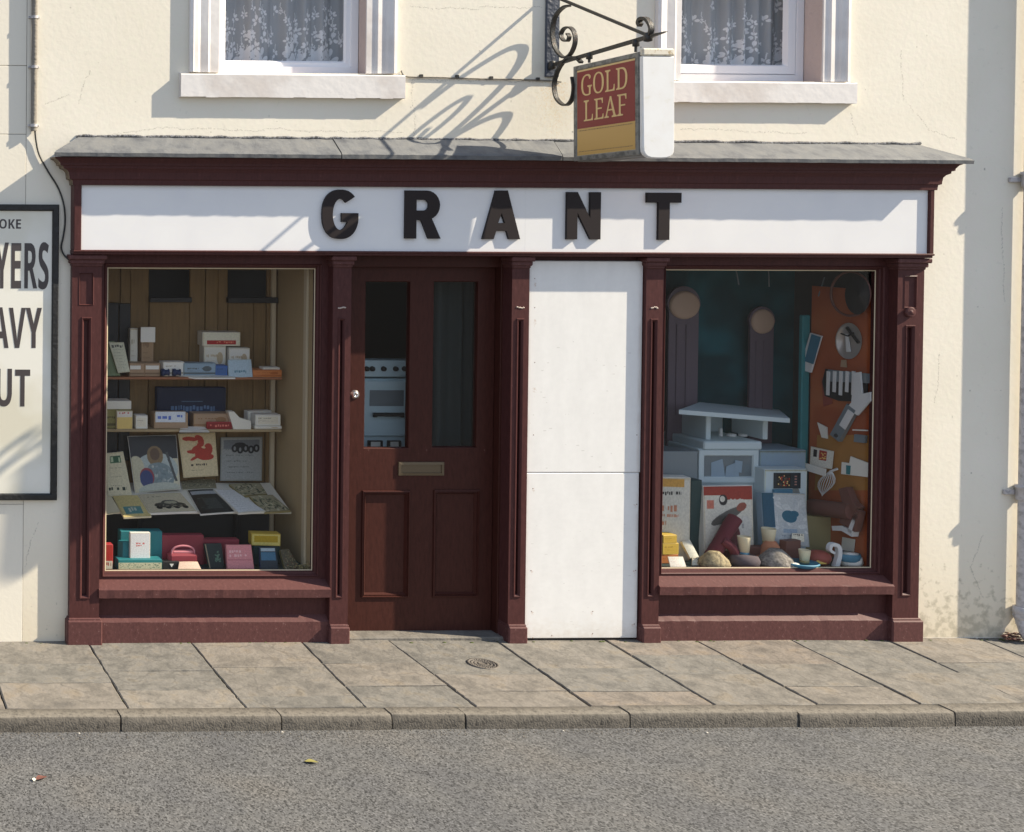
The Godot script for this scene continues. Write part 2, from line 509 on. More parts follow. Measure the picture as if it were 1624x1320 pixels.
	M.road.detail_uv_layer = BaseMaterial3D.DETAIL_UV_2
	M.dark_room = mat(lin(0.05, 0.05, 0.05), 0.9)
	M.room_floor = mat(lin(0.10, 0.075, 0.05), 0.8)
	var grain := noise(0.02, 4, 101)
	M.board = []
	for k in 3:
		M.board.append(mat([lin(0.225, 0.135, 0.047), lin(0.215, 0.13, 0.046), lin(0.235, 0.142, 0.05)][k] as Color, 0.7, ramped(grain, 256, [[0.1, grey(0.9)], [0.7, grey(1.0)]]), 1.1))
		M.board[k].uv1_scale = Vector3(6, 0.5, 6)
	M.case_side = mat(lin(0.42, 0.31, 0.165), 0.7, ramped(grain, 256, [[0.1, grey(0.98)], [0.7, grey(1.0)]]), 0.8)
	M.case_side.uv1_scale = Vector3(5, 0.4, 5)
	M.case_post = mat(lin(0.55, 0.46, 0.31), 0.6)
	M.shelf = mat(lin(0.33, 0.13, 0.055), 0.5)
	M.teal_cloth = mat(lin(0.014, 0.125, 0.15), 0.9, ramped(noise(0.006, 3, 111), 256, [[0.2, grey(0.6)], [0.8, grey(1.0)]]), 1.2)
	M.teal = mat(lin(0.02, 0.20, 0.22), 0.6)
	M.peg = mat(lin(0.42, 0.125, 0.04), 0.7, ramped(noise(0.005, 3, 112), 256, [[0.2, Color(0.92, 0.78, 0.7)], [0.6, Color(1, 0.94, 0.9)], [1.0, Color(1.0, 1.0, 1.0)]]), 1.0)
	for c in [["paper", 0.84, 0.81, 0.72], ["card", 0.78, 0.74, 0.62], ["cream", 0.78, 0.68, 0.45], ["kraft", 0.42, 0.28, 0.17], ["navy", 0.012, 0.028, 0.09], ["blue", 0.06, 0.15, 0.42], ["sky", 0.28, 0.38, 0.46], ["olive", 0.26, 0.23, 0.07],
			["green", 0.17, 0.22, 0.10], ["orange", 0.60, 0.20, 0.05], ["red", 0.48, 0.045, 0.05], ["crimson", 0.28, 0.035, 0.05], ["pink", 0.62, 0.22, 0.25], ["yellow", 0.62, 0.42, 0.06], ["black", 0.015, 0.015, 0.016], ["dark_green", 0.015, 0.05, 0.05],
			["mauve", 0.12, 0.09, 0.11], ["beige", 0.46, 0.32, 0.23], ["enamel_white", 0.56, 0.66, 0.68], ["steel", 0.22, 0.26, 0.28], ["brown", 0.15, 0.06, 0.045], ["khaki", 0.34, 0.28, 0.12], ["plastic", 0.74, 0.74, 0.72], ["cyan", 0.05, 0.19, 0.28]]:
		M[c[0]] = mat(lin(c[1], c[2], c[3]), 0.55)
	M.steel.metallic = 0.3
	M.cooker = mat(lin(0.60, 0.78, 0.82), 0.4)
	M.cover = mat(lin(0.11, 0.095, 0.08), 0.7, null, 1.0, fine, 0.4)
	M.packs = []          # faint printing found on plain boxes; tinted by the colour of each box
	for k in 6:
		var pk := page(96, 64, Color.WHITE)
		var tone := [Color(0.72, 0.70, 0.68), Color(0.6, 0.58, 0.56), Color(0.8, 0.74, 0.66)][k % 3] as Color
		if k % 2 == 0: bar(pk, 0, 46, 96, 9, tone)
		if k in [1, 3]: bar(pk, 8, 8, 80, 48, Color(0.93, 0.92, 0.9))
		if k in [2, 4]: blot(pk, 70, 26, 14, 14, tone)
		scribble(pk, 10, 14 + k * 2, 50, 8, tone, 0.15)
		scribble(pk, 10, 30 + k, 40, 3, tone, 0.2)
		scribble(pk, 10, 37 + k, 60, 3, tone, 0.2)
		bar(pk, 0, 0, 96, 1, Color(0.8, 0.78, 0.75))
		M.packs.append(printed(pk).albedo_texture)
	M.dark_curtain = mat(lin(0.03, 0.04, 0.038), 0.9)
	M.amber = mat(lin(0.40, 0.18, 0.035), 0.6)
	M.dish = mat(lin(0.5, 0.46, 0.42), 0.35)
	M.dish.metallic = 0.4
	M.oven_glass = mat(lin(0.16, 0.20, 0.22), 0.15)
	M.cloth = mat(lin(0.40, 0.36, 0.31), 0.9, ramped(noise(0.03, 4, 113), 256, [[0.2, grey(0.6)], [0.7, grey(1.0)]]), 0.2)
	M.cream_dim = mat(lin(0.52, 0.42, 0.24), 0.8, ramped(noise(0.03, 4, 114), 256, [[0.2, grey(0.6)], [0.7, grey(1.0)]]), 0.2)
	M.plaid = mat(lin(0.10, 0.08, 0.09), 0.9)
	M.beige_orange = mat(lin(0.5, 0.2, 0.1), 0.9)
	M.red_dull = mat(lin(0.3, 0.06, 0.04), 0.6)
	M.maroon_cloth = mat(lin(0.14, 0.025, 0.035), 0.9)
	M.chip_white = mat(lin(0.42, 0.39, 0.34), 0.8)
	M.glass = StandardMaterial3D.new()
	M.glass.albedo_color = Color(0.05, 0.06, 0.06, 0.04)
	M.glass.metallic_specular = 0.28
	M.glass.roughness = 0.02
	M.glass.transparency = BaseMaterial3D.TRANSPARENCY_ALPHA
	M.lace = StandardMaterial3D.new()
	M.lace.albedo_texture = ImageTexture.create_from_image(lace_image())
	M.lace.transparency = BaseMaterial3D.TRANSPARENCY_ALPHA
	M.lace.roughness = 0.9
	M.lace.cull_mode = BaseMaterial3D.CULL_DISABLED
	M.lace.backlight = Color(0.4, 0.4, 0.4)
	M.wall = mat(Color.WHITE, 0.88)
	M.wall.albedo_texture = ImageTexture.create_from_image(wall_image())
	M.wall.normal_enabled = true
	var stucco := noise(0.10, 4, 121).get_image(1536, 1024)
	stucco.convert(Image.FORMAT_RGBA8)
	stucco.bump_map_to_normal_map(2.0)
	M.wall.normal_texture = ImageTexture.create_from_image(stucco)
	M.wall.normal_scale = 0.06
	M.wall_plain = mat(lin(0.78, 0.73, 0.62), 0.88, null, 1.0, bumps(noise(0.05, 5, 122), 512, 3.0), 0.07)

func lace_image() -> Image:
	var w := 512
	var img := Image.create(w, w, false, Image.FORMAT_RGBA8)
	img.fill(Color(0.84, 0.86, 0.88, 0.56))
	var r := RandomNumberGenerator.new()
	r.seed = 8
	var c := Color(0.93, 0.94, 0.95, 0.93)
	for k in 70:      # sprigs of woven flowers, denser towards the hem
		var y := 512.0 - absf(r.randfn(0, 170))
		if y < 0: continue
		var x := r.randf() * 512
		var s := r.randf_range(10, 27) * (1.4 if y > 400 else 0.8)
		for p in 5:
			var a := TAU * p / 5 + r.randf()
			rgba_blot(img, x + cos(a) * s, y + sin(a) * s, s * 0.62, s * 0.4, c, a)
		var px := x
		var py := y
		for q in 14:
			px += r.randf_range(-3, 3); py -= 3.5
			rgba_blot(img, px, py, 2.2, 2.2, c, 0.0)
	for x in 512:
		if x % 4 == 0:
			for y in range(490, 512): img.set_pixel(x, y, c)
	return img
func rgba_blot(img: Image, cx: float, cy: float, rx: float, ry: float, c: Color, turn: float) -> void:
	blot(img, cx, cy, rx, ry, c, turn)

func wall_image() -> Image:      # cream limewash: faint patches, hairline cracks, damp and algae at the foot
	var w := 1536
	var h := 1024
	var big := noise(0.004, 5, 131)
	var a := big.get_image(w, h)
	var b := noise(0.06, 5, 132).get_image(w, h)
	a.convert(Image.FORMAT_L8); b.convert(Image.FORMAT_L8)
	var da := a.get_data()
	var db := b.get_data()
	var out := PackedByteArray()
	out.resize(w * h * 3)
	var c0 := Vector3(0.893, 0.866, 0.800)
	var c1 := Vector3(0.922, 0.897, 0.838)
	var damp := Vector3(0.80, 0.745, 0.64)
	var algae := Vector3(0.28, 0.27, 0.20)
	for y in h:
		var wy := 4.8 * (1.0 - (y + 0.5) / h)
		for x in w:
			var i := y * w + x
			var na := da[i] / 255.0
			var nb := db[i] / 255.0
			var c := c0.lerp(c1, na)
			var wx := 7.2 * (x + 0.5) / w - 3.6
			if wy < 1.3:
				var low := clampf((0.9 - wy) * 1.1, 0, 1) * (0.35 + na * 0.6)
				c = c.lerp(damp, low * 0.8)
				if wy < 0.5:
					var foot := (0.20 - wy) * 1.6 + (nb - 0.5) * 2.4 + (na - 0.5) * 0.3 - (0.0 if wx > 2.5 else 1.0)
					if foot > 0.1: c = c.lerp(algae, clampf((foot - 0.02) * 0.4, 0, 0.22) * (0.3 + nb * 0.8))
			if nb > 0.8: c *= 0.975
			out[i * 3] = int(c.x * 255); out[i * 3 + 1] = int(c.y * 255); out[i * 3 + 2] = int(c.z * 255)
	var img := Image.create_from_data(w, h, false, Image.FORMAT_RGB8, out)
	var r := RandomNumberGenerator.new()
	r.seed = 5
	for line in [[500, 122, 655, 125, 870, 128], [655, 125, 657, 170, 655, 218], [180, 212, 260, 203, 420, 205, 560, 210, 640, 212], [125, 165, 130, 140, 145, 110], [70, 165, 90, 158, 110, 152], [1430, 80, 1436, 160, 1470, 205, 1520, 225], [1080, 205, 1180, 210, 1280, 213],
			[1455, 320, 1452, 400], [1490, 560, 1484, 640], [1350, 180, 1362, 215], [1590, 330, 1596, 480], [1560, 850, 1540, 900, 1562, 950], [60, 830, 40, 900], [1455, 700, 1450, 790], [650, 10, 760, 12, 860, 14]]:
		for k in range(0, line.size() - 2, 2):
			var p := at(line[k], line[k + 1])
			var q := at(line[k + 2], line[k + 3])
			var n := int(p.distance_to(q) / 0.004)
			var off := 0.0
			for s in n:
				var v := p.lerp(q, float(s) / n)
				off = clampf(off + r.randf_range(-0.6, 0.6), -3, 3)
				var ix := int((v.x + 3.6) / 7.2 * w + (0.0 if absf(q.x - p.x) > absf(q.y - p.y) else off))
				var iy := int((1.0 - v.y / 4.8) * h + (off if absf(q.x - p.x) > absf(q.y - p.y) else 0.0))
				if r.randf() < 0.8 and ix >= 0 and iy >= 0 and ix < w and iy < h: img.set_pixel(ix, iy, img.get_pixel(ix, iy).darkened(r.randf_range(0.05, 0.2)))
	for k in 260:      # little pock marks
		var ix := r.randi_range(0, w - 3)
		var iy := r.randi_range(0, h - 3)
		img.fill_rect(Rect2i(ix, iy, r.randi_range(1, 2), r.randi_range(1, 3)), img.get_pixel(ix, iy).darkened(r.randf_range(0.06, 0.25)))
	# rust run below the bracket plate
	for k in 900:
		var v := at(880 + r.randfn(0, 14), 130 + absf(r.randfn(0, 40)))
		var ix := int((v.x + 3.6) / 7.2 * w)
		var iy := int((1.0 - v.y / 4.8) * h)
		if ix >= 0 and iy >= 0 and ix < w and iy < h: img.set_pixel(ix, iy, img.get_pixel(ix, iy).lerp(Color(0.85, 0.68, 0.45), 0.2))
	return img

# ---------------------------------------------------------------- the scene
func _ready() -> void:
	rng.seed = 20240
	look = Basis.from_euler(TURN * PI / 180.0)
	var cam := Camera3D.new()
	cam.name = "camera"
	cam.projection = Camera3D.PROJECTION_FRUSTUM
	cam.near = 0.1
	cam.far = 400.0
	cam.size = 0.1 * 1320.0 / FOCAL
	cam.frustum_offset = Vector2(0.1 * (812.0 - AXIS.x) / FOCAL, -0.1 * (660.0 - AXIS.y) / FOCAL)
	cam.position = EYE
	cam.basis = look
	add_child(cam)
	cam.current = true
	var sky := ProceduralSkyMaterial.new()
	sky.sky_top_color = Color(0.58, 0.65, 0.76)
	sky.sky_horizon_color = Color(0.81, 0.83, 0.845)
	sky.sky_curve = 0.14
	sky.ground_bottom_color = Color(0.38, 0.37, 0.35)
	sky.ground_horizon_color = Color(0.55, 0.55, 0.54)
	sky.sky_energy_multiplier = 0.92
	var env := Environment.new()
	env.background_mode = Environment.BG_SKY
	env.sky = Sky.new()
	env.sky.sky_material = sky
	env.background_energy_multiplier = 1.0
	env.tonemap_mode = Environment.TONE_MAPPER_LINEAR
	env.tonemap_exposure = 1.95
	env.sdfgi_enabled = true
	env.ssao_enabled = true
	env.ssil_enabled = true
	var we := WorldEnvironment.new()
	we.name = "environment"
	we.environment = env
	add_child(we)
	var sun := DirectionalLight3D.new()
	sun.name = "sun"
	sun.light_energy = 1.6
	sun.light_color = Color(1.0, 0.95, 0.86)
	sun.light_angular_distance = 0.5
	sun.shadow_enabled = true
	sun.look_at_from_position(Vector3.ZERO, SUN_TOWARDS, Vector3.UP)
	add_child(sun)
	make_materials()
	make_ground()
	make_building()
	make_shopfront()
	make_left_window()
	make_right_window()
	make_behind_door()
	make_wall_things()
	make_sign()
	make_street_things()

func make_ground() -> void:
	var st := begin()
	var n := 24
	for i in n:
		for j in n:
			var p := []
			for q in [[0, 0], [1, 0], [1, 1], [0, 1]]:
				p.append(Vector3(-60.0 + 120.0 * (i + q[0]) / n, -0.082, -6.0 + 70.0 * (j + q[1]) / n))
			for k in [0, 2, 1, 0, 3, 2]:
				st.set_uv2(Vector2(p[k].x, p[k].z) / 3.1)
				st.add_vertex(p[k])
	structure("road", st, M.road)
	# pavement: a bed of dark earth under flagstones
	st = begin()
	box(st, Vector3(-14, -0.2, -0.35), Vector3(14, -0.022, 1.11), 0)
	var pave := structure("pavement", st, M.joint)
	var ends := [[142, 206], [307, 395], [485, 587], [627, 765], [800, 950], [978, 1152], [1122, 1318], [1275, 1487], [1432, 1662]]
	var rows := [[1050, 1080], [1061, 1091], [1056, 1103], [1051, 1087], [1070, 1096], [1061, 1098], [1040, 1071], [1056, 1092], [1071], [1054, 1090]]
	var zk := 1.088
	var joints := []
	for e in ends: joints.append([on_y(e[0], 1024).x, on_y(e[1], 1128).x])
	var first: Array = joints[0]
	var last: Array = joints[-1]
	for k in range(1, 14):
		joints.push_front([first[0] - 0.68 * k, first[1] - 0.68 * k])
		joints.append([last[0] + 0.63 * k, last[1] + 0.63 * k])
		rows.push_front([1048 + rng.randi_range(-6, 8), 1088 + rng.randi_range(-6, 8)])
		rows.append([1050 + rng.randi_range(-6, 8), 1090 + rng.randi_range(-6, 8)])
	for c in joints.size() - 1:
		var zs := [-0.02]
		for y in rows[c + 1]: zs.append(on_y(700, y).z)
		zs.append(zk)
		for r in zs.size() - 1:
			var g := 0.004
			var z0: float = zs[r] + g
			var z1: float = zs[r + 1] - g
			var q := []
			for v in [[0, z0], [1, z0], [1, z1], [0, z1]]:
				var j: Array = joints[c + v[0]]
				var x := lerpf(j[0], j[1], v[1] / zk) + (g if v[0] == 0 else -g)
				q.append(Vector3(x, 0, v[1] + rng.randf_range(-0.004, 0.004)))
			var dy := rng.randf_range(-0.004, 0.002)
			var tilt := rng.randf_range(-0.003, 0.003)
			for k in 4: q[k].y = dy + tilt * (1 if k in [1, 2] else -1)
			st = begin()
			slab(st, wobble_quad(q[0], q[1], q[2], q[3], 0.0035, 7), 0.04, 0.006)
			part("paving_slab", st, M.flags[rng.randi_range(0, 4)], pave)
	# tufts of moss in the joints
	st = begin()
	for k in 260:
		var j: Array = joints[rng.randi_range(11, 22)]
		var t := rng.randf()
		var p := Vector3(lerpf(j[0], j[1], t), -0.016, t * zk)
		if k % 3 == 0: p = Vector3(rng.randf_range(-3.4, 3.4), -0.004, rng.randf_range(0.03, 0.06))
		elif k % 3 == 1: p = Vector3(rng.randf_range(-3.4, 3.4), -0.012, zk + 0.004)
		var s := rng.randf_range(0.003, 0.009)
		X = Transform3D(Basis(Vector3.UP, rng.randf() * TAU).scaled(Vector3(s * 1.8, s * 0.9, s)), p)
		lathe(st, [Vector2(1, 0), Vector2(0.7, 0.7), Vector2(0, 1)], 5)
	X = Transform3D()
	var moss := part("joint_moss", st, M.moss, pave)
	moss.set_meta("kind", "stuff")
	# kerb stones
	st = begin()
	box(st, Vector3(-14, -0.3, 1.10), Vector3(14, -0.09, 1.19), 0)
	var kerb := structure("kerb", st, M.joint)
	var ks := [193, 450, 628, 747, 1012, 1285, 1538]
	var kx := []
	for k in ks: kx.append(on_y(k, 1139).x)
	for k in range(1, 9):
		kx.push_front(on_y(193, 1139).x - 0.98 * k)
		kx.append(on_y(1538, 1139).x + 0.95 * k)
	for i in kx.size() - 1:
		st = begin()
		var dz := rng.randf_range(-0.006, 0.006)
		var dy := rng.randf_range(-0.005, 0.003)
		var prof := [Vector2(1.094, -0.25), Vector2(1.094, dy), Vector2(1.186 + dz, dy - 0.001), Vector2(1.194 + dz, dy - 0.004), Vector2(1.200 + dz, dy - 0.011), Vector2(1.203 + dz, dy - 0.04), Vector2(1.206 + dz, -0.25)]
		var steps := 14
		var face_shade := rng.randf_range(0.58, 0.74)     # shade of the front face, put into its vertex colour
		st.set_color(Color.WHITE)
		var prev := []
		for s in steps + 1:
			var x := lerpf(kx[i] + 0.0045, kx[i + 1] - 0.0045, float(s) / steps)
			var sect := []
			var end := 0.003 if s == 0 or s == steps else 0.0
			for k in prof.size():
				var v: Vector2 = prof[k]
				var w := 0.002 if k > 1 and k < 6 else 0.0
				sect.append(Vector3(x + rng.randf_range(-w, w) * 0.5, v.y + rng.randf_range(-w, w) * 0.7 - (end * 0.6 if k > 0 and k < 6 else 0.0), v.x + rng.randf_range(-w, w) - (end if k > 2 else 0.0)))
			if prev:
				st.set_smooth_group(0)
				for k in prof.size() - 1:
					st.set_color(Color.WHITE * (1.0 if k < 3 else face_shade) + Color(0, 0, 0, 1))
					var o := Vector3(0, 1, 0.4) if k in [1, 2, 3] else (Vector3.BACK if k > 3 else Vector3.FORWARD)
					face(st, [prev[k], prev[k + 1], sect[k + 1], sect[k]], o)
				st.set_smooth_group(-1)
			if s == 0 or s == steps: face(st, sect, Vector3.LEFT if s == 0 else Vector3.RIGHT)
			prev = sect
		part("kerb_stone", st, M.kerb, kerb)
	# swept grit along the channel
	st = begin()
	st.set_color(Color.WHITE)
	for k in 900:
		var s := rng.randf_range(0.0025, 0.006)
		X = Transform3D(Basis(Vector3.UP, rng.randf() * TAU).scaled(Vector3(s, s * 0.6, s * 0.8)), Vector3(rng.randf_range(-3.6, 3.8), -0.081, 1.212 + absf(rng.randfn(0, 0.05))))
		lathe(st, [Vector2(1, 0), Vector2(0.6, 0.8), Vector2(0, 0.9)], 4, false)
	X = Transform3D()
	var grit := structure("gutter_gravel", st, M.kerb)
	grit.set_meta("kind", "stuff")
	tag(grit, "loose pale grit swept against the foot of the kerb")

# ---------------------------------------------------------------- the rendered house
func window_rects() -> Array:
	var out := []
	for p in [[346, 116, 580, -260], [1078, 129, 1304, -250]]:
		var x0 := ax(p[0], 60)
		var x1 := ax(p[2], 60)
		out.append(Rect2(x0, ay((p[0] + p[2]) / 2.0, p[1]), x1 - x0, 1.55))
	return out
func make_building() -> void:
	var shop := Rect2(-2.72, -0.2, 5.42, 3.1)
	var wins := window_rects()
	var house := thing("rendered_house", "cream rendered two storey house front above and around the dark red shopfront", "building", Vector3(0, 0, 0))
	var uvbox := Rect2(-3.6, 0, 7.2, 4.8)
	var left_edge := ax(42, 150)
	var st := begin()
	var body := Rect2(left_edge, -0.1, 7.5 - left_edge, 6.7)
	sheet(st, body, 0, [shop] + wins, Vector3.BACK, uvbox)
	part("wall", st, M.wall, house)
	st = begin()
	sheet(st, Rect2(-7.5, -0.1, 15, 6.7), -0.32, [shop] + wins, Vector3.FORWARD)
	for h in [shop] + wins:
		var c := corners(h, 0)
		for i in 4:
			var j: int = (i + 1) % 4
			var mid: Vector3 = (c[i] + c[j]) / 2
			face(st, [c[i], c[j], c[j] - Vector3(0, 0, 0.32), c[i] - Vector3(0, 0, 0.32)], Vector3(h.get_center().x, h.get_center().y, 0) - mid)
	box(st, Vector3(-7.5, 6.6, -6), Vector3(7.5, 6.75, 0.06), 0.01)
	box(st, Vector3(-7.7, -0.1, -6), Vector3(-7.5, 6.6, 0), 0)
	box(st, Vector3(7.5, -0.1, -6), Vector3(7.7, 6.6, 0), 0)
	box(st, Vector3(-7.5, -0.1, -6.1), Vector3(7.5, 6.6, -6), 0)
	part("inner_wall", st, M.reveal, house)
	# the stretch of wall to the left is marked out in blocks with open joints
	st = begin()
	sheet(st, Rect2(-7.5, -0.1, left_edge + 7.5, 6.7), -0.006, [], Vector3.BACK)
	part("joint_backing", st, M.conduit, house)
	var levels := [-0.1, ay(20, 800), ay(20, 213), ay(20, 104), ay(20, -40), 5.0, 5.6, 6.6]
	for k in levels.size() - 1:
		st = begin()
		box(st, Vector3(-7.5, levels[k] + 0.0015, -0.02), Vector3(left_edge - 0.002, levels[k + 1] - 0.0015, 0.001), 0.002)
		part("render_block", st, M.wall_plain, house)
	for k in 2: make_upper_window(house, wins[k], k)
	# dark rooms upstairs
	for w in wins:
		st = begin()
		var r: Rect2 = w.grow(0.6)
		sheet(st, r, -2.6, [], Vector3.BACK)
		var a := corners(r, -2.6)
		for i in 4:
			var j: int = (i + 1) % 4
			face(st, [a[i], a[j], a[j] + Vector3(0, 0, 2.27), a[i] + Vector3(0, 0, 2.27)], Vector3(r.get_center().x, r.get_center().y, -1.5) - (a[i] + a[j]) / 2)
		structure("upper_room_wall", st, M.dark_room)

func make_upper_window(house: Node3D, r: Rect2, k: int) -> void:
	var st := begin()
	# moulded architrave round the opening, open at the foot where the sill is
	var wide := 0.19 if k == 0 else 0.165
	var sill_y := r.position.y
	var prof := [Vector2(0, 0.001), Vector2(0, 0.031), Vector2(0.02, 0.036), Vector2(0.03, 0.029), Vector2(0.055, 0.025), Vector2(0.07, 0.014), Vector2(0.09, 0.017), Vector2(0.12, 0.021), Vector2(0.135, 0.012), Vector2(wide, 0.012), Vector2(wide, 0.0005)]
	for i in prof.size() - 1:
		var a: Vector2 = prof[i]
		var b: Vector2 = prof[i + 1]
		var ga := Rect2(r.position.x, sill_y, r.size.x, r.size.y).grow_individual(wide - a.x, 0, wide - a.x, wide - a.x)
		var gb := Rect2(r.position.x, sill_y, r.size.x, r.size.y).grow_individual(wide - b.x, 0, wide - b.x, wide - b.x)
		for s in 3:
			var pa := corners(ga, a.y)
			var pb := corners(gb, b.y)
			var idx: Array = [[3, 0], [1, 2], [2, 3]][s]
			var o: Vector3 = [Vector3.LEFT, Vector3.RIGHT, Vector3.UP][s]
			var out := Vector3.BACK + o * 0.01
			if absf(a.x - b.x) < 1e-6: out = o if b.y > a.y else -o
			face(st, [pa[idx[0]], pa[idx[1]], pb[idx[1]], pb[idx[0]]], out)
	var win := part("window", st, M.trim, house)
	st = begin()
	var sr := rect(287, 118, 643, 155, 0.045) if k == 0 else rect(1018, 130, 1360, 163, 0.045)
	# the sill stone: weathered top, slightly uneven lower arris
	var n := 18
	for i in n:
		var x0 := lerpf(sr.position.x, sr.end.x, float(i) / n)
		var x1 := lerpf(sr.position.x, sr.end.x, float(i + 1) / n)
		var e0 := rng.randf_range(-0.002, 0.003)
		var y0 := sr.position.y + e0
		face(st, [Vector3(x0, sr.end.y + 0.012, -0.1), Vector3(x1, sr.end.y + 0.012, -0.1), Vector3(x1, sr.end.y, 0.041), Vector3(x0, sr.end.y, 0.041)], Vector3.UP)
		face(st, [Vector3(x0, sr.end.y, 0.041), Vector3(x1, sr.end.y, 0.041), Vector3(x1, sr.end.y - 0.006, 0.045), Vector3(x0, sr.end.y - 0.006, 0.045)], Vector3(0, 1, 1))
		face(st, [Vector3(x0, y0, 0.045), Vector3(x1, y0, 0.045), Vector3(x1, sr.end.y - 0.006, 0.045), Vector3(x0, sr.end.y - 0.006, 0.045)], Vector3.BACK)
		face(st, [Vector3(x0, y0, 0.045), Vector3(x1, y0, 0.045), Vector3(x1, y0 + 0.004, 0.0), Vector3(x0, y0 + 0.004, 0.0)], Vector3.DOWN)
	for x in [sr.position.x, sr.end.x]:
		face(st, [Vector3(x, sr.position.y, 0), Vector3(x, sr.position.y, 0.045), Vector3(x, sr.end.y - 0.004, 0.045), Vector3(x, sr.end.y + 0.012, 0)], Vector3.LEFT if x < r.get_center().x else Vector3.RIGHT)
	part("sill", st, M.trim, win)
	# sash: frame, moulded inner edge, meeting rail
	var zs := -0.10 if k == 0 else -0.145
	var sash := r.grow_individual(-0.004, -0.008, -0.004, -0.004)
	var st_w := 0.085 if k == 0 else 0.12
	st = begin()
	var low := Rect2(sash.position.x, sash.position.y, sash.size.x, sash.size.y * 0.52)
	var high := Rect2(sash.position.x, low.end.y - 0.03, sash.size.x, sash.end.y - low.end.y + 0.03)
	if k == 0:
		rings(st, low, [Vector2(0, zs - 0.05), Vector2(0, zs), Vector2(0.045, zs), Vector2(0.047, zs - 0.014), Vector2(st_w - 0.012, zs - 0.016), Vector2(st_w, zs - 0.03)])
	else:
		rings(st, low, [Vector2(0, zs - 0.05), Vector2(0, zs), Vector2(0.05, zs + 0.006), Vector2(0.054, zs - 0.012), Vector2(0.058, zs + 0.002), Vector2(st_w - 0.012, zs + 0.004), Vector2(st_w, zs - 0.03)])
	rings(st, high, [Vector2(0, zs - 0.09), Vector2(0, zs - 0.04), Vector2(0.045, zs - 0.04), Vector2(0.06, zs - 0.065)])
	part("sash_frame", st, M.sash, win)
	st = begin()
	rbox(st, low.grow(-st_w + 0.006), zs - 0.034, zs - 0.030, 0)
	part("pane", st, M.glass, win)
	st = begin()
	rbox(st, high.grow(-0.05), zs - 0.069, zs - 0.065, 0)
	part("pane", st, M.glass, win)
	# net curtain hanging in folds just inside
	st = begin()
	st.set_smooth_group(0)
	var cz := zs - 0.14
	var cols := 120
	for i in cols:
		var p := []
		var uv := []
		for q in [[0, 0], [1, 0], [1, 1], [0, 1]]:
			var u := float(i + q[0]) / cols
			var fold := sin(u * TAU * (6.3 if k == 0 else 8.2) + 2.0 * sin(u * 9.0)) * 0.024 + sin(u * TAU * 17.0 + k) * 0.006
			p.append(Vector3(r.position.x - 0.02 + (r.size.x + 0.04) * u, r.position.y + 0.02 + q[1] * (r.size.y - 0.05), cz + fold * (1.15 - 0.3 * q[1])))
			uv.append(Vector2(u * 2.1 + 0.3 * k, 1.0 - q[1] * 2.4))
		face(st, p, Vector3.BACK, uv)
	var base := Vector3(r.get_center().x, r.position.y, cz)
	single("net_curtain", st, M.lace, "white flower patterned lace net curtain in the upper window left of the hanging sign" if k == 0 else "white lace net curtain in deep soft folds in the upper window beside the hanging sign", "curtain", base, "net curtains in the upper windows")

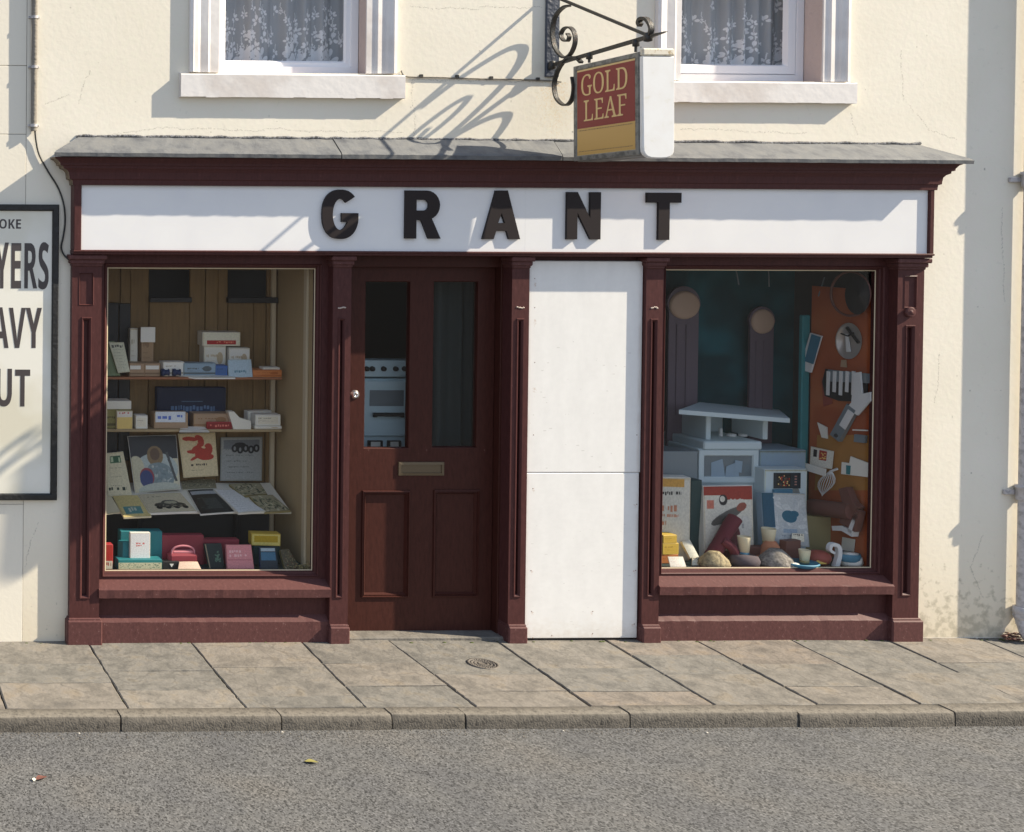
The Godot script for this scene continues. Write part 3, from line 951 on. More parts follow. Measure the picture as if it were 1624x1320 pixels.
# ---------------------------------------------------------------- the shopfront
const PILASTERS := [[112.0, 159.0], [525.5, 554.5], [809.0, 836.5], [1021.5, 1048.5], [1420.0, 1461.5]]
const ZP := 0.05
const ZG := -0.06
func pil(k: int, side: int) -> float:
	return ax(PILASTERS[k][side], 700, ZP)
func lintel() -> float:
	return 2.485
func make_shopfront() -> void:
	var shop := thing("shopfront", "dark red painted wooden shopfront with a white name board and slate topped cornice", "shopfront", Vector3(0, 0, 0.02))
	var fb := 0.085
	var fx0 := pil(0, 0) + 0.0
	var fx1 := pil(4, 1) + 0.012
	var fy0 := 2.512
	var fy1 := 2.942
	# name board and its letters
	var st := begin()
	var sr := Rect2(fx0 + 0.045, fy0, fx1 - fx0 - 0.075, fy1 - fy0)
	for s in [[0.0, 0.52], [0.52, 1.0]]:
		box(st, Vector3(sr.position.x + sr.size.x * s[0], sr.position.y, -0.02), Vector3(sr.position.x + sr.size.x * s[1], sr.end.y, fb), 0.0006)
	var board := part("fascia_board", st, M.fascia, shop)
	make_letters(board)
	# the maroon edging: end strips, lower bead, frieze behind the cornice
	st = begin()
	box(st, Vector3(fx0 - 0.002, fy0 - 0.0, -0.02), Vector3(sr.position.x, fy1, 0.104), 0.004)
	part("end_strip", st, M.maroon, shop)
	st = begin()
	box(st, Vector3(sr.end.x, fy0, -0.02), Vector3(fx1, fy1, 0.104), 0.004)
	part("end_strip", st, M.maroon, shop)
	st = begin()
	box(st, Vector3(fx0 - 0.004, lintel(), -0.12), Vector3(fx1 + 0.004, fy0, 0.094), 0.004)
	box(st, Vector3(fx0 - 0.006, fy0 - 0.012, 0.08), Vector3(fx1 + 0.006, fy0 + 0.002, 0.107), 0.004)
	part("lintel_bead", st, M.maroon, shop)
	# cornice swept round three sides
	st = begin()
	var top := 3.098
	var prof := [Vector2(0.0, fy1 - 0.02), Vector2(0.012, fy1 - 0.02), Vector2(0.016, fy1 + 0.012), Vector2(0.034, fy1 + 0.018), Vector2(0.036, fy1 + 0.036), Vector2(0.04, fy1 + 0.060), Vector2(0.055, fy1 + 0.076), Vector2(0.078, fy1 + 0.086), Vector2(0.080, fy1 + 0.100), Vector2(0.098, fy1 + 0.104), Vector2(0.100, fy1 + 0.118), Vector2(0.118, fy1 + 0.138), Vector2(0.135, fy1 + 0.146), Vector2(0.137, top), Vector2(0.0, top)]
	var zc := 0.102
	for side in 3:
		if side == 0: continue
		for k in prof.size() - 1: cornice_run(st, prof[k], prof[k + 1], fx0, fx1, zc, side)
	var cor := part("cornice", st, M.maroon, shop)
	st = begin()
	for k in prof.size() - 1: cornice_run(st, prof[k], prof[k + 1], fx0, fx1, zc, 0)
	var ret := part("cornice_return", st, M.bare, cor)
	tag(ret, "weathered bare left end of the cornice")
	# slate slabs with hipped ends and ragged front edges
	var yb := 3.235
	var yf := 3.128
	var o := 0.152
	var zf := 0.212
	var cuts := [fx0 - o, ax(542, 245, zf), ax(893, 248, zf), fx1 + o]
	var cuts_b := [fx0 + 0.05, ax(527, 218), ax(878, 222), fx1 - 0.03]
	for k in 3:
		st = begin()
		var n := 40
		var prev := []
		for i in n + 1:
			var t := float(i) / n
			var gap := 0.003
			var xf := lerpf(cuts[k] + (gap if k else 0.0), cuts[k + 1] - (gap if k < 2 else 0.0), t)
			var xb := lerpf(cuts_b[k] + (gap if k else 0.0), cuts_b[k + 1] - (gap if k < 2 else 0.0), t)
			var rag := rng.randf_range(-0.0014, 0.0014)
			var lip := rng.randf_range(-0.0012, 0.0012)
			var lift := [0.0, 0.004, 0.0][k] as float
			var drop := 0.012 * float(k + t) / 3.0
			var sect := [Vector3(xb, yb - drop + lift + rng.randf_range(-0.002, 0.002), -0.0), Vector3(lerpf(xb, xf, 0.93), lerpf(yb, yf, 0.93) - drop + lift, zf * 0.93), Vector3(xf, yf - drop + lift - 0.006 + lip, zf + rag), Vector3(xf, yf - 0.028 - drop + lip, zf + rag - 0.003), Vector3(xb, yb - 0.14, 0.0)]
			if prev:
				for q in 4: face(st, [prev[q], prev[q + 1], sect[q + 1], sect[q]], [Vector3(0, 1, 0.3), Vector3(0, 1, 1), Vector3.BACK, Vector3.DOWN][q])
			if i == 0 or i == n: face(st, sect, Vector3.LEFT if i == 0 else Vector3.RIGHT)
			prev = sect
		part("slate_slab", st, M.slate, shop)
	# mortar fillet where the slate meets the wall
	st = begin()
	var fillet := []
	for i in 90:
		var t := i / 89.0
		fillet.append(Vector3(lerpf(cuts_b[0] - 0.02, cuts_b[3] + 0.02, t), yb - 0.012 * t + rng.randf_range(-0.004, 0.006), 0.002))
	tube(st, fillet, 0.010, 6)
	part("mortar_fillet", st, M.slate_edge, shop)
	for k in 5: make_pilaster(shop, k)
	make_display_window(shop, 0, 1, 168, 497, 425, 905, [917, 936, 949, 975, 986])
	make_display_window(shop, 3, 4, 1050.5, 1384.5, 428, 901, [911, 931, 944, 973, 984])
	make_door(shop)
	# the white boarded bay
	var x0 := pil(2, 1) + 0.002
	var x1 := pil(3, 0) - 0.002
	var jy := ay(930, 750, 0.02)
	var white := []
	for k in 2:
		st = begin()
		box(st, Vector3(x0, 0.012 if k == 0 else jy + 0.0012, -0.01), Vector3(x1 - (0.006 if k == 0 else 0.0), jy - 0.0012 if k == 0 else ay(930, 414, 0.02), 0.022), 0.004)
		white.append(part("infill_board", st, M.white, shop))
	var nails := [[848, 442], [848, 488], [848, 575], [846, 690], [845, 775], [842, 905], [843, 970], [875, 1008], [940, 970], [940, 1005], [1010, 690], [1010, 800], [1008, 905], [1006, 990], [845, 1012]]
	for k in 2:
		var y0 := 0.017 if k == 0 else jy + 0.008
		var y1 := jy - 0.008 if k == 0 else ay(930, 414, 0.02) - 0.005
		var spots := []
		for p in nails:
			var v := at(p[0], p[1], 0.022)
			if (v.y < jy) == (k == 0): spots.append(Vector2((v.x - x0) / (x1 - x0), (y1 - v.y) / (y1 - y0)))
		st = begin()
		face(st, [Vector3(x0 + 0.005, y0, 0.0224), Vector3(x1 - 0.011, y0, 0.0224), Vector3(x1 - 0.011, y1, 0.0224), Vector3(x0 + 0.005, y1, 0.0224)], Vector3.BACK, [Vector2(0, 1 if k == 0 else 0.8), Vector2(1, 1 if k == 0 else 0.8), Vector2(1, 0), Vector2(0, 0)])
		var coat := StandardMaterial3D.new()
		coat.albedo_texture = ImageTexture.create_from_image(board_paint(spots))
		coat.roughness = 0.45
		part("paint_coat", st, coat, white[k])
	st = begin()
	box(st, Vector3(x0 - 0.01, 0.0, -0.05), Vector3(x1 + 0.01, lintel(), -0.012), 0)
	part("bay_backing", st, M.maroon, shop)
	for p in nails:
		st = begin()
		X = Transform3D(Basis(Vector3.RIGHT, PI / 2), at(p[0], p[1], 0.0215))
		lathe(st, [Vector2(0.0042, 0), Vector2(0.003, 0.0015), Vector2(0, 0.002)], 8)
		X = Transform3D()
		part("nail_head", st, M.nail, white[0 if p[1] > 750 else 1])

func cornice_run(st: SurfaceTool, a: Vector2, b: Vector2, x0: float, x1: float, z: float, side: int) -> void:
	var f := func(v: Vector2) -> Array: return [Vector3(x0 - v.x, v.y, -0.0), Vector3(x0 - v.x, v.y, z + v.x * 0.38), Vector3(x1 + v.x, v.y, z + v.x * 0.38), Vector3(x1 + v.x, v.y, 0)]
	var p: Array = f.call(a)
	var q: Array = f.call(b)
	var o: Vector3 = [Vector3.LEFT, Vector3.BACK, Vector3.RIGHT][side]
	face(st, [p[side], p[side + 1], q[side + 1], q[side]], o * (b.y - a.y) + Vector3.UP * (a.x - b.x))

func make_letters(board: Node3D) -> void:
	var z0 := 0.0855
	var z1 := 0.106
	var s := 0.004 * 0.993
	# each letter in pixels of its own box, y down
	var shapes := {"G": [], "R": [], "A": [], "N": [], "T": []}
	var g := PackedVector2Array()
	for k in 41:
		var a := deg_to_rad(lerpf(-36, -346, k / 40.0))
		g.append(Vector2(29 + 29 * cos(a), 39 + 39 * sin(a)))
	g = PackedVector2Array()
	for k in 37:      # outer curve from the upper terminal round to the bar
		var a := deg_to_rad(lerpf(-42, -352, k / 36.0))
		g.append(Vector2(29 + 29.5 * signf(cos(a)) * pow(absf(cos(a)), 0.86), 39 + 39.5 * signf(sin(a)) * pow(absf(sin(a)), 0.86)))
	g[36] = Vector2(58, 48)
	g.append(Vector2(58, 37))
	g.append(Vector2(31, 37))
	g.append(Vector2(31, 51))
	g.append(Vector2(41, 51))
	for k in 31:      # inner curve back
		var a := deg_to_rad(lerpf(-312, -48, k / 30.0))
		g.append(Vector2(29 + 12.5 * cos(a), 39 + 25 * sin(a)))
	shapes.G = [g]
	var r2 := PackedVector2Array([Vector2(30, 0)])
	for k in 13:
		var a := deg_to_rad(-90 + 180 * k / 12.0)
		r2.append(Vector2(36 + 20 * cos(a), 23 + 23 * sin(a)))
	r2.append_array([Vector2(57.5, 77), Vector2(38, 77), Vector2(26, 47.5), Vector2(19, 47.5)])
	shapes.R = [PackedVector2Array([Vector2(0, 0), Vector2(26, 0), Vector2(26, 15), Vector2(18, 15), Vector2(18, 32), Vector2(26, 32), Vector2(26, 47.5), Vector2(18, 47.5), Vector2(18, 77), Vector2(0, 77)])]
	var rb := PackedVector2Array([Vector2(26, 0)])
	for k in 13:
		var a := deg_to_rad(-90 + 180 * k / 12.0)
		rb.append(Vector2(34 + 22 * cos(a), 23.5 + 23.5 * sin(a)))
	rb = rb.slice(0, 13)
	rb.append_array([Vector2(43, 45), Vector2(57.5, 77), Vector2(38, 77), Vector2(26, 47.5), Vector2(26, 32)])
	for k in 9:
		var a := deg_to_rad(90 - 180 * k / 8.0)
		rb.append(Vector2(31 + 7 * cos(a), 23.5 + 8.5 * sin(a)))
	rb.append(Vector2(26, 15))
	shapes.R.append(rb)
	shapes.A = [PackedVector2Array([Vector2(21, 0), Vector2(30.5, 0), Vector2(30.5, 36), Vector2(25, 52), Vector2(30.5, 52), Vector2(30.5, 65), Vector2(22, 65), Vector2(18, 78), Vector2(0, 78)]),
		PackedVector2Array([Vector2(30.5, 0), Vector2(40, 0), Vector2(61, 78), Vector2(43, 78), Vector2(39, 65), Vector2(30.5, 65), Vector2(30.5, 52), Vector2(36, 52), Vector2(30.5, 36)])]
	shapes.N = [PackedVector2Array([Vector2(0, 0), Vector2(17, 0), Vector2(38, 42), Vector2(38, 0), Vector2(55, 0), Vector2(55, 76), Vector2(39, 76), Vector2(17, 33), Vector2(17, 76), Vector2(0, 76)])]
	shapes.T = [PackedVector2Array([Vector2(0, 0), Vector2(56, 0), Vector2(56, 16), Vector2(37, 16), Vector2(37, 76), Vector2(19, 76), Vector2(19, 16), Vector2(0, 16)])]
	for l in [["G", 512, 301], ["R", 643.5, 302], ["A", 766.5, 302], ["N", 900, 304.5], ["T", 1027, 305.5]]:
		var st := begin()
		var o := at(l[1], l[2], z1)
		for poly in shapes[l[0]]:
			var w := PackedVector2Array()
			for v in poly: w.append(Vector2(o.x + v.x * s, o.y - v.y * s))
			prism(st, w, z0, z1)
		part("letter", st, M.letter, board)

func make_pilaster(shop: Node3D, k: int) -> void:
	var x0 := pil(k, 0)
	var x1 := pil(k, 1)
	var cx := (x0 + x1) / 2
	var broad := k == 0 or k == 4
	var base_y := ay(PILASTERS[k][0], 982 if broad else 992, 0.06)
	var st := begin()
	var w := x1 - x0
	var top_p := Rect2(x0 + w * 0.22, ay(140, 485, ZP), w * 0.52, ay(140, 432, ZP) - ay(140, 485, ZP))
	var flute := Rect2(cx - (0.034 if broad else 0.026), ay(140, 950, ZP), 0.068 if broad else 0.052, ay(140, 503 if k != 4 else 512, ZP) - ay(140, 950, ZP))
	var body := Rect2(x0, base_y - 0.02, w, lintel() - base_y + 0.02)
	var holes := [flute]
	if broad: holes.append(top_p)
	sheet(st, body, ZP, holes)
	var c := corners(body, ZP)
	for i in [1, 3]:
		var j: int = (i + 1) % 4
		face(st, [c[i], c[j], c[j] - Vector3(0, 0, 0.17), c[i] - Vector3(0, 0, 0.17)], Vector3.RIGHT if i == 1 else Vector3.LEFT)
	rings(st, flute, [Vector2(0, ZP), Vector2(0.003, ZP + 0.006), Vector2(0.008, ZP + 0.006), Vector2(0.019, ZP - 0.006), Vector2(0.0195, ZP - 0.026)])
	sheet(st, flute.grow(-0.0195), ZP - 0.026)
	if broad:
		rings(st, top_p, [Vector2(0, ZP), Vector2(0.005, ZP + 0.003), Vector2(0.01, ZP - 0.008)])
		sheet(st, top_p.grow(-0.01), ZP - 0.008)
	var p := part("pilaster", st, M.maroon, shop)
	# capital: three little steps under the bead
	st = begin()
	var cy := lintel() - 0.004
	var grow := 0.026 if broad else 0.02
	for s in [[grow, 0.030, 0.034], [grow * 0.55, 0.058, 0.020], [grow * 0.2, 0.074, 0.010]]:
		box(st, Vector3(x0 - s[0], cy - s[1], -0.06), Vector3(x1 + s[0], cy - s[1] + 0.031, ZP + s[2]), 0.006)
	part("capital", st, M.maroon_worn, p)
	st = begin()
	var bg := 0.018 if broad else 0.006
	box(st, Vector3(x0 - bg, -0.01, -0.1), Vector3(x1 + bg, base_y - 0.008, ZP + 0.026), 0.008)
	box(st, Vector3(x0 - bg * 0.5, base_y - 0.014, -0.1), Vector3(x1 + bg * 0.5, base_y + 0.004, ZP + 0.013), 0.008)
	part("base_block", st, M.maroon_worn, p)
	if k == 4:
		st = begin()
		X = Transform3D(Basis(Vector3.RIGHT, PI / 2), at(1442, 495, ZP))
		lathe(st, [Vector2(0.032, -0.005), Vector2(0.034, 0.012), Vector2(0.026, 0.02), Vector2(0.016, 0.014), Vector2(0.010, 0.022), Vector2(0, 0.024)], 18)
		X = Transform3D()
		part("boss", st, M.maroon_worn, p)
	elif k > 0:
		st = begin()
		var d := Vector3(cx, ay(PILASTERS[k][0], 488, ZP), ZP)
		for q in 5:
			var e := Vector3((q - 2) * 0.010 + rng.randf_range(-0.003, 0.003), rng.randf_range(-0.004, 0.004), 0.0)
			X = Transform3D(Basis.from_scale(Vector3(1, 0.7, 0.6)), d + e)
			lathe(st, [Vector2(0, -0.008), Vector2(0.007, -0.004), Vector2(0.008, 0.002), Vector2(0, 0.008)], 7)
		X = Transform3D()
		part("peeled_drip", st, M.chip, p)

func make_display_window(shop: Node3D, a: int, b: int, gx0: float, gx1: float, gy0: float, gy1: float, ys: Array) -> void:
	var x0 := pil(a, 1)
	var x1 := pil(b, 0)
	var mx := (gx0 + gx1) / 2
	var glass := rect(gx0, gy0, gx1, gy1, ZG)
	var sill_back := ay(mx, ys[0], -0.03)
	var outer := Rect2(x0, sill_back - 0.015, x1 - x0, lintel() - sill_back + 0.015)
	# frame with a stepped moulding down to the putty line
	var st := begin()
	sheet(st, outer, -0.02, [glass.grow(0.03)])
	rings(st, glass.grow(0.03), [Vector2(0, -0.02), Vector2(0.006, -0.014), Vector2(0.012, -0.02), Vector2(0.014, -0.036), Vector2(0.024, -0.04), Vector2(0.03, -0.056), Vector2(0.03, -0.09)])
	var win := part("display_window", st, M.maroon, shop)
	st = begin()
	rings(st, glass.grow(0.0005), [Vector2(0.0, -0.06), Vector2(0.0, -0.0555), Vector2(0.0065, -0.0575)])
	part("putty_line", st, M.case_post, win)
	st = begin()
	rbox(st, glass.grow(0.004), ZG - 0.006, ZG, 0)
	part("pane", st, M.glass, win)
	# sloping sill, shadow gap and plinth
	st = begin()
	var zs := 0.066
	var y_top := ay(mx, ys[1], zs)
	var y_bot := ay(mx, ys[2], zs)
	var n := 30
	var prev := []
	for i in n + 1:
		var x := lerpf(x0 - 0.004, x1 + 0.002, float(i) / n)
		var j := rng.randf_range(-0.0025, 0.0025)
		var sect := [Vector3(x, sill_back, -0.03), Vector3(x, y_top + 0.006, zs - 0.012), Vector3(x, y_top + j * 0.5, zs + j), Vector3(x, y_bot + j, zs - 0.003 + j), Vector3(x, y_bot + 0.002, -0.01)]
		if prev:
			for q in 4: face(st, [prev[q], prev[q + 1], sect[q + 1], sect[q]], [Vector3(0, 1, 0.2), Vector3(0, 1, 1), Vector3.BACK, Vector3.DOWN][q])
		if i == 0 or i == n: face(st, sect, Vector3.LEFT if i == 0 else Vector3.RIGHT)
		prev = sect
	part("sill", st, M.maroon_worn, win)
	st = begin()
	box(st, Vector3(x0, 0.0, -0.1), Vector3(x1, y_bot + 0.02, 0.0), 0)
	var riser := part("stall_riser", st, M.maroon, shop)
	st = begin()
	var py0 := ay(mx, ys[3], 0.0)
	var py1 := ay(mx, ys[4], 0.036)
	prev = []
	for i in n + 1:
		var x := lerpf(x0 - 0.001, x1 + 0.001, float(i) / n)
		var j := rng.randf_range(-0.002, 0.002)
		var sect := [Vector3(x, py0, -0.002), Vector3(x, py1 + 0.004, 0.03 + j), Vector3(x, py1 - 0.004 + j, 0.037 + j * 0.5), Vector3(x, -0.012, 0.038)]
		if prev:
			for q in 3: face(st, [prev[q], prev[q + 1], sect[q + 1], sect[q]], [Vector3(0, 1, 0.2), Vector3(0, 1, 1), Vector3.BACK][q])
		prev = sect
	part("plinth", st, M.maroon_worn, riser)

func make_door(shop: Node3D) -> void:
	var x0 := pil(1, 1)
	var x1 := pil(2, 0)
	var zd := -0.12
	var leaf := Rect2(ax(553, 700, zd), ay(670, 1007, zd), ax(782, 700, zd) - ax(553, 700, zd), ay(670, 424, zd) - ay(670, 1007, zd))
	# jambs and head
	var st := begin()
	box(st, Vector3(leaf.end.x + 0.004, 0, zd - 0.05), Vector3(x1 + 0.01, lintel(), -0.055), 0.003)
	box(st, Vector3(leaf.end.x + 0.045, 0, zd - 0.05), Vector3(x1 + 0.012, lintel(), -0.03), 0.003)
	box(st, Vector3(x0 - 0.02, 0, zd - 0.05), Vector3(leaf.position.x - 0.003, lintel(), zd + 0.02), 0.003)
	box(st, Vector3(x0 - 0.02, leaf.end.y + 0.003, zd - 0.05), Vector3(x1 + 0.01, lintel() - 0.002, -0.06), 0.003)
	part("door_frame", st, M.door_red, shop)
	st = begin()
	box(st, Vector3(x0 - 0.01, -0.02, -0.30), Vector3(x1 + 0.01, 0.018, 0.012), 0.006)
	part("threshold", st, M.flags[1], shop)
	# the leaf: rails and stiles with two tall panes above and two moulded panels below
	var panes := [rect(578, 446, 650, 712, zd), rect(686, 446, 758, 711, zd)]
	var panels := [rect(573, 778, 649, 948, zd), rect(686.5, 777, 759, 947, zd)]
	st = begin()
	sheet(st, leaf, zd, panes + panels)
	var c := corners(leaf, zd)
	for i in 4:
		var j: int = (i + 1) % 4
		face(st, [c[i], c[j], c[j] - Vector3(0, 0, 0.045), c[i] - Vector3(0, 0, 0.045)], (c[i] + c[j]) / 2 - Vector3(leaf.get_center().x, leaf.get_center().y, zd))
	sheet(st, leaf, zd - 0.045, panes, Vector3.FORWARD)
	for p in panes: rings(st, p, [Vector2(0, zd), Vector2(0.003, zd - 0.002), Vector2(0.006, zd - 0.012), Vector2(0.006, zd - 0.045), Vector2(0, zd - 0.045)])
	for p in panels: rings(st, p, [Vector2(0, zd), Vector2(0.002, zd - 0.018), Vector2(0.03, zd - 0.018)])
	var door := part("door", st, M.door_red, shop)
	for p in panes:
		st = begin()
		rbox(st, p.grow(-0.004), zd - 0.024, zd - 0.019, 0)
		part("pane", st, M.glass, door)
	for p in panels:
		st = begin()
		rings(st, p, [Vector2(0, zd - 0.002), Vector2(0.001, zd + 0.010), Vector2(0.009, zd + 0.012), Vector2(0.013, zd + 0.001), Vector2(0.019, zd + 0.004), Vector2(0.030, zd - 0.014)])
		part("panel_moulding", st, M.door_red, door)
		st = begin()
		sheet(st, p.grow(-0.0295), zd - 0.0145)
		part("panel", st, M.door_red, door)
	st = begin()
	var lb := rect(632, 733, 705, 755, zd + 0.01)
	rings(st, lb, [Vector2(0, zd), Vector2(0.002, zd + 0.009), Vector2(0.018, zd + 0.011), Vector2(0.02, zd + 0.004)])
	sheet(st, lb.grow(-0.02), zd + 0.004)
	part("letter_box", st, M.brass, door)
	st = begin()
	X = Transform3D(Basis(Vector3.RIGHT, PI / 2), at(562, 626, zd))
	lathe(st, [Vector2(0.030, -0.002), Vector2(0.031, 0.004), Vector2(0.022, 0.010), Vector2(0.018, 0.020), Vector2(0.011, 0.022), Vector2(0.009, 0.014), Vector2(0, 0.014)], 20)
	X = Transform3D()
	part("cylinder_lock", st, M.chrome, door)

# ---------------------------------------------------------------- goods
# a carton: front face measured in the photograph at depth z; rests on y
func carton(called: String, label: String, category: String, r: Array, z: float, depth: float, y: float, m: Material, turn := 0.0, front: Material = null, lid: Material = null, group := "") -> Node3D:
	var q := rect(r[0], r[1], r[2], r[3], z)
	var w := q.size.x
	var h := q.end.y - y
	var base := Vector3(q.get_center().x, y, z - depth / 2)
	var o := thing(called, label, category, base, group)
	X = Transform3D(Basis(Vector3.UP, deg_to_rad(turn)), base)
	var st := begin()
	var lh := h * 0.3 if lid else 0.0
	box(st, Vector3(-w / 2, 0, -depth / 2), Vector3(w / 2, h - (0.004 if lid else 0.0), depth / 2), 0.0025)
	part("body", st, m, o)
	if lid:
		st = begin()
		box(st, Vector3(-w / 2 - 0.003, h - lh, -depth / 2 - 0.003), Vector3(w / 2 + 0.003, h, depth / 2 + 0.003), 0.0025)
		part("lid", st, lid, o)
	if not front and w > 0.05 and m not in [M.black, M.dark_green, M.khaki, M.brown, M.steel, M.teal, M.crimson]:
		front = StandardMaterial3D.new()
		front.albedo_color = m.albedo_color
		front.albedo_texture = M.packs[rng.randi() % 6]
		front.roughness = 0.6
	if front:
		st = begin()
		var e := 0.0045 if lid else 0.0015
		var hh := h - 0.004
		face(st, [Vector3(-w / 2 + 0.003, 0.003, depth / 2 + e), Vector3(w / 2 - 0.003, 0.003, depth / 2 + e), Vector3(w / 2 - 0.003, hh - lh, depth / 2 + e), Vector3(-w / 2 + 0.003, hh - lh, depth / 2 + e)], Vector3.BACK, [Vector2(0, 1), Vector2(1, 1), Vector2(1, 0), Vector2(0, 0)])
		part("printed_front", st, front, o)
	X = Transform3D()
	return o
# a card, booklet or book through four corners in space (top left, top right, bottom right, bottom left), of a given thickness
func leaflet(called: String, label: String, category: String, p: Array, thick: float, print_: Material, m: Material, group := "") -> Node3D:
	var n: Vector3 = (p[1] - p[0]).cross(p[3] - p[0]).normalized()
	if n.z < 0: n = -n
	var base: Vector3 = (p[2] + p[3]) / 2
	var o := thing(called, label, category, base, group)
	var st := begin()
	var b := p.map(func(v): return v - n * thick)
	face(st, b, -n)
	var mid: Vector3 = (p[0] + p[2]) / 2
	for i in 4:
		var j: int = (i + 1) % 4
		face(st, [p[i], p[j], b[j], b[i]], (p[i] + p[j]) / 2 - mid)
	face(st, p, n)
	part("body", st, m, o)
	st = begin()
	var f := p.map(func(v): return v.lerp(mid, 0.015) + n * 0.0012)
	# a slight bow across the printed face
	var cols := 6
	for i in cols:
		var u0 := float(i) / cols
		var u1 := float(i + 1) / cols
		var b0 := n * 0.003 * sin(u0 * PI)
		var b1 := n * 0.003 * sin(u1 * PI)
		face(st, [f[0].lerp(f[1], u0) + b0, f[0].lerp(f[1], u1) + b1, f[3].lerp(f[2], u1) + b1, f[3].lerp(f[2], u0) + b0], n, [Vector2(u0, 0), Vector2(u1, 0), Vector2(u1, 1), Vector2(u0, 1)])
	part("printed_face", st, print_, o)
	return o
func standing(c: Array, zt: float, zb: float) -> Array:     # corners measured tl tr br bl, leaning back from zb to zt
	return [at(c[0], c[1], zt), at(c[2], c[3], zt), at(c[4], c[5], zb), at(c[6], c[7], zb)]
func lying(c: Array, p: Vector3, n: Vector3, lift: float) -> Array:
	var o := []
	for i in 4: o.append(on_plane(c[i * 2], c[i * 2 + 1], p + n * lift, n))
	return o

func text_page(w: int, h: int, paper: Color, ink: Color, rows: int, head := 0.0) -> Image:
	var img := page(w, h, paper)
	if head > 0: scribble(img, w * 0.12, h * 0.08, w * 0.76, h * head, ink, 0.1)
	for k in rows:
		var y := h * (0.14 + head) + k * h * (0.8 - head) / rows
		scribble(img, w * rng.randf_range(0.1, 0.2), y, w * rng.randf_range(0.45, 0.7), maxf(2, h * 0.022), ink.lerp(paper, 0.25), 0.2)
	return img

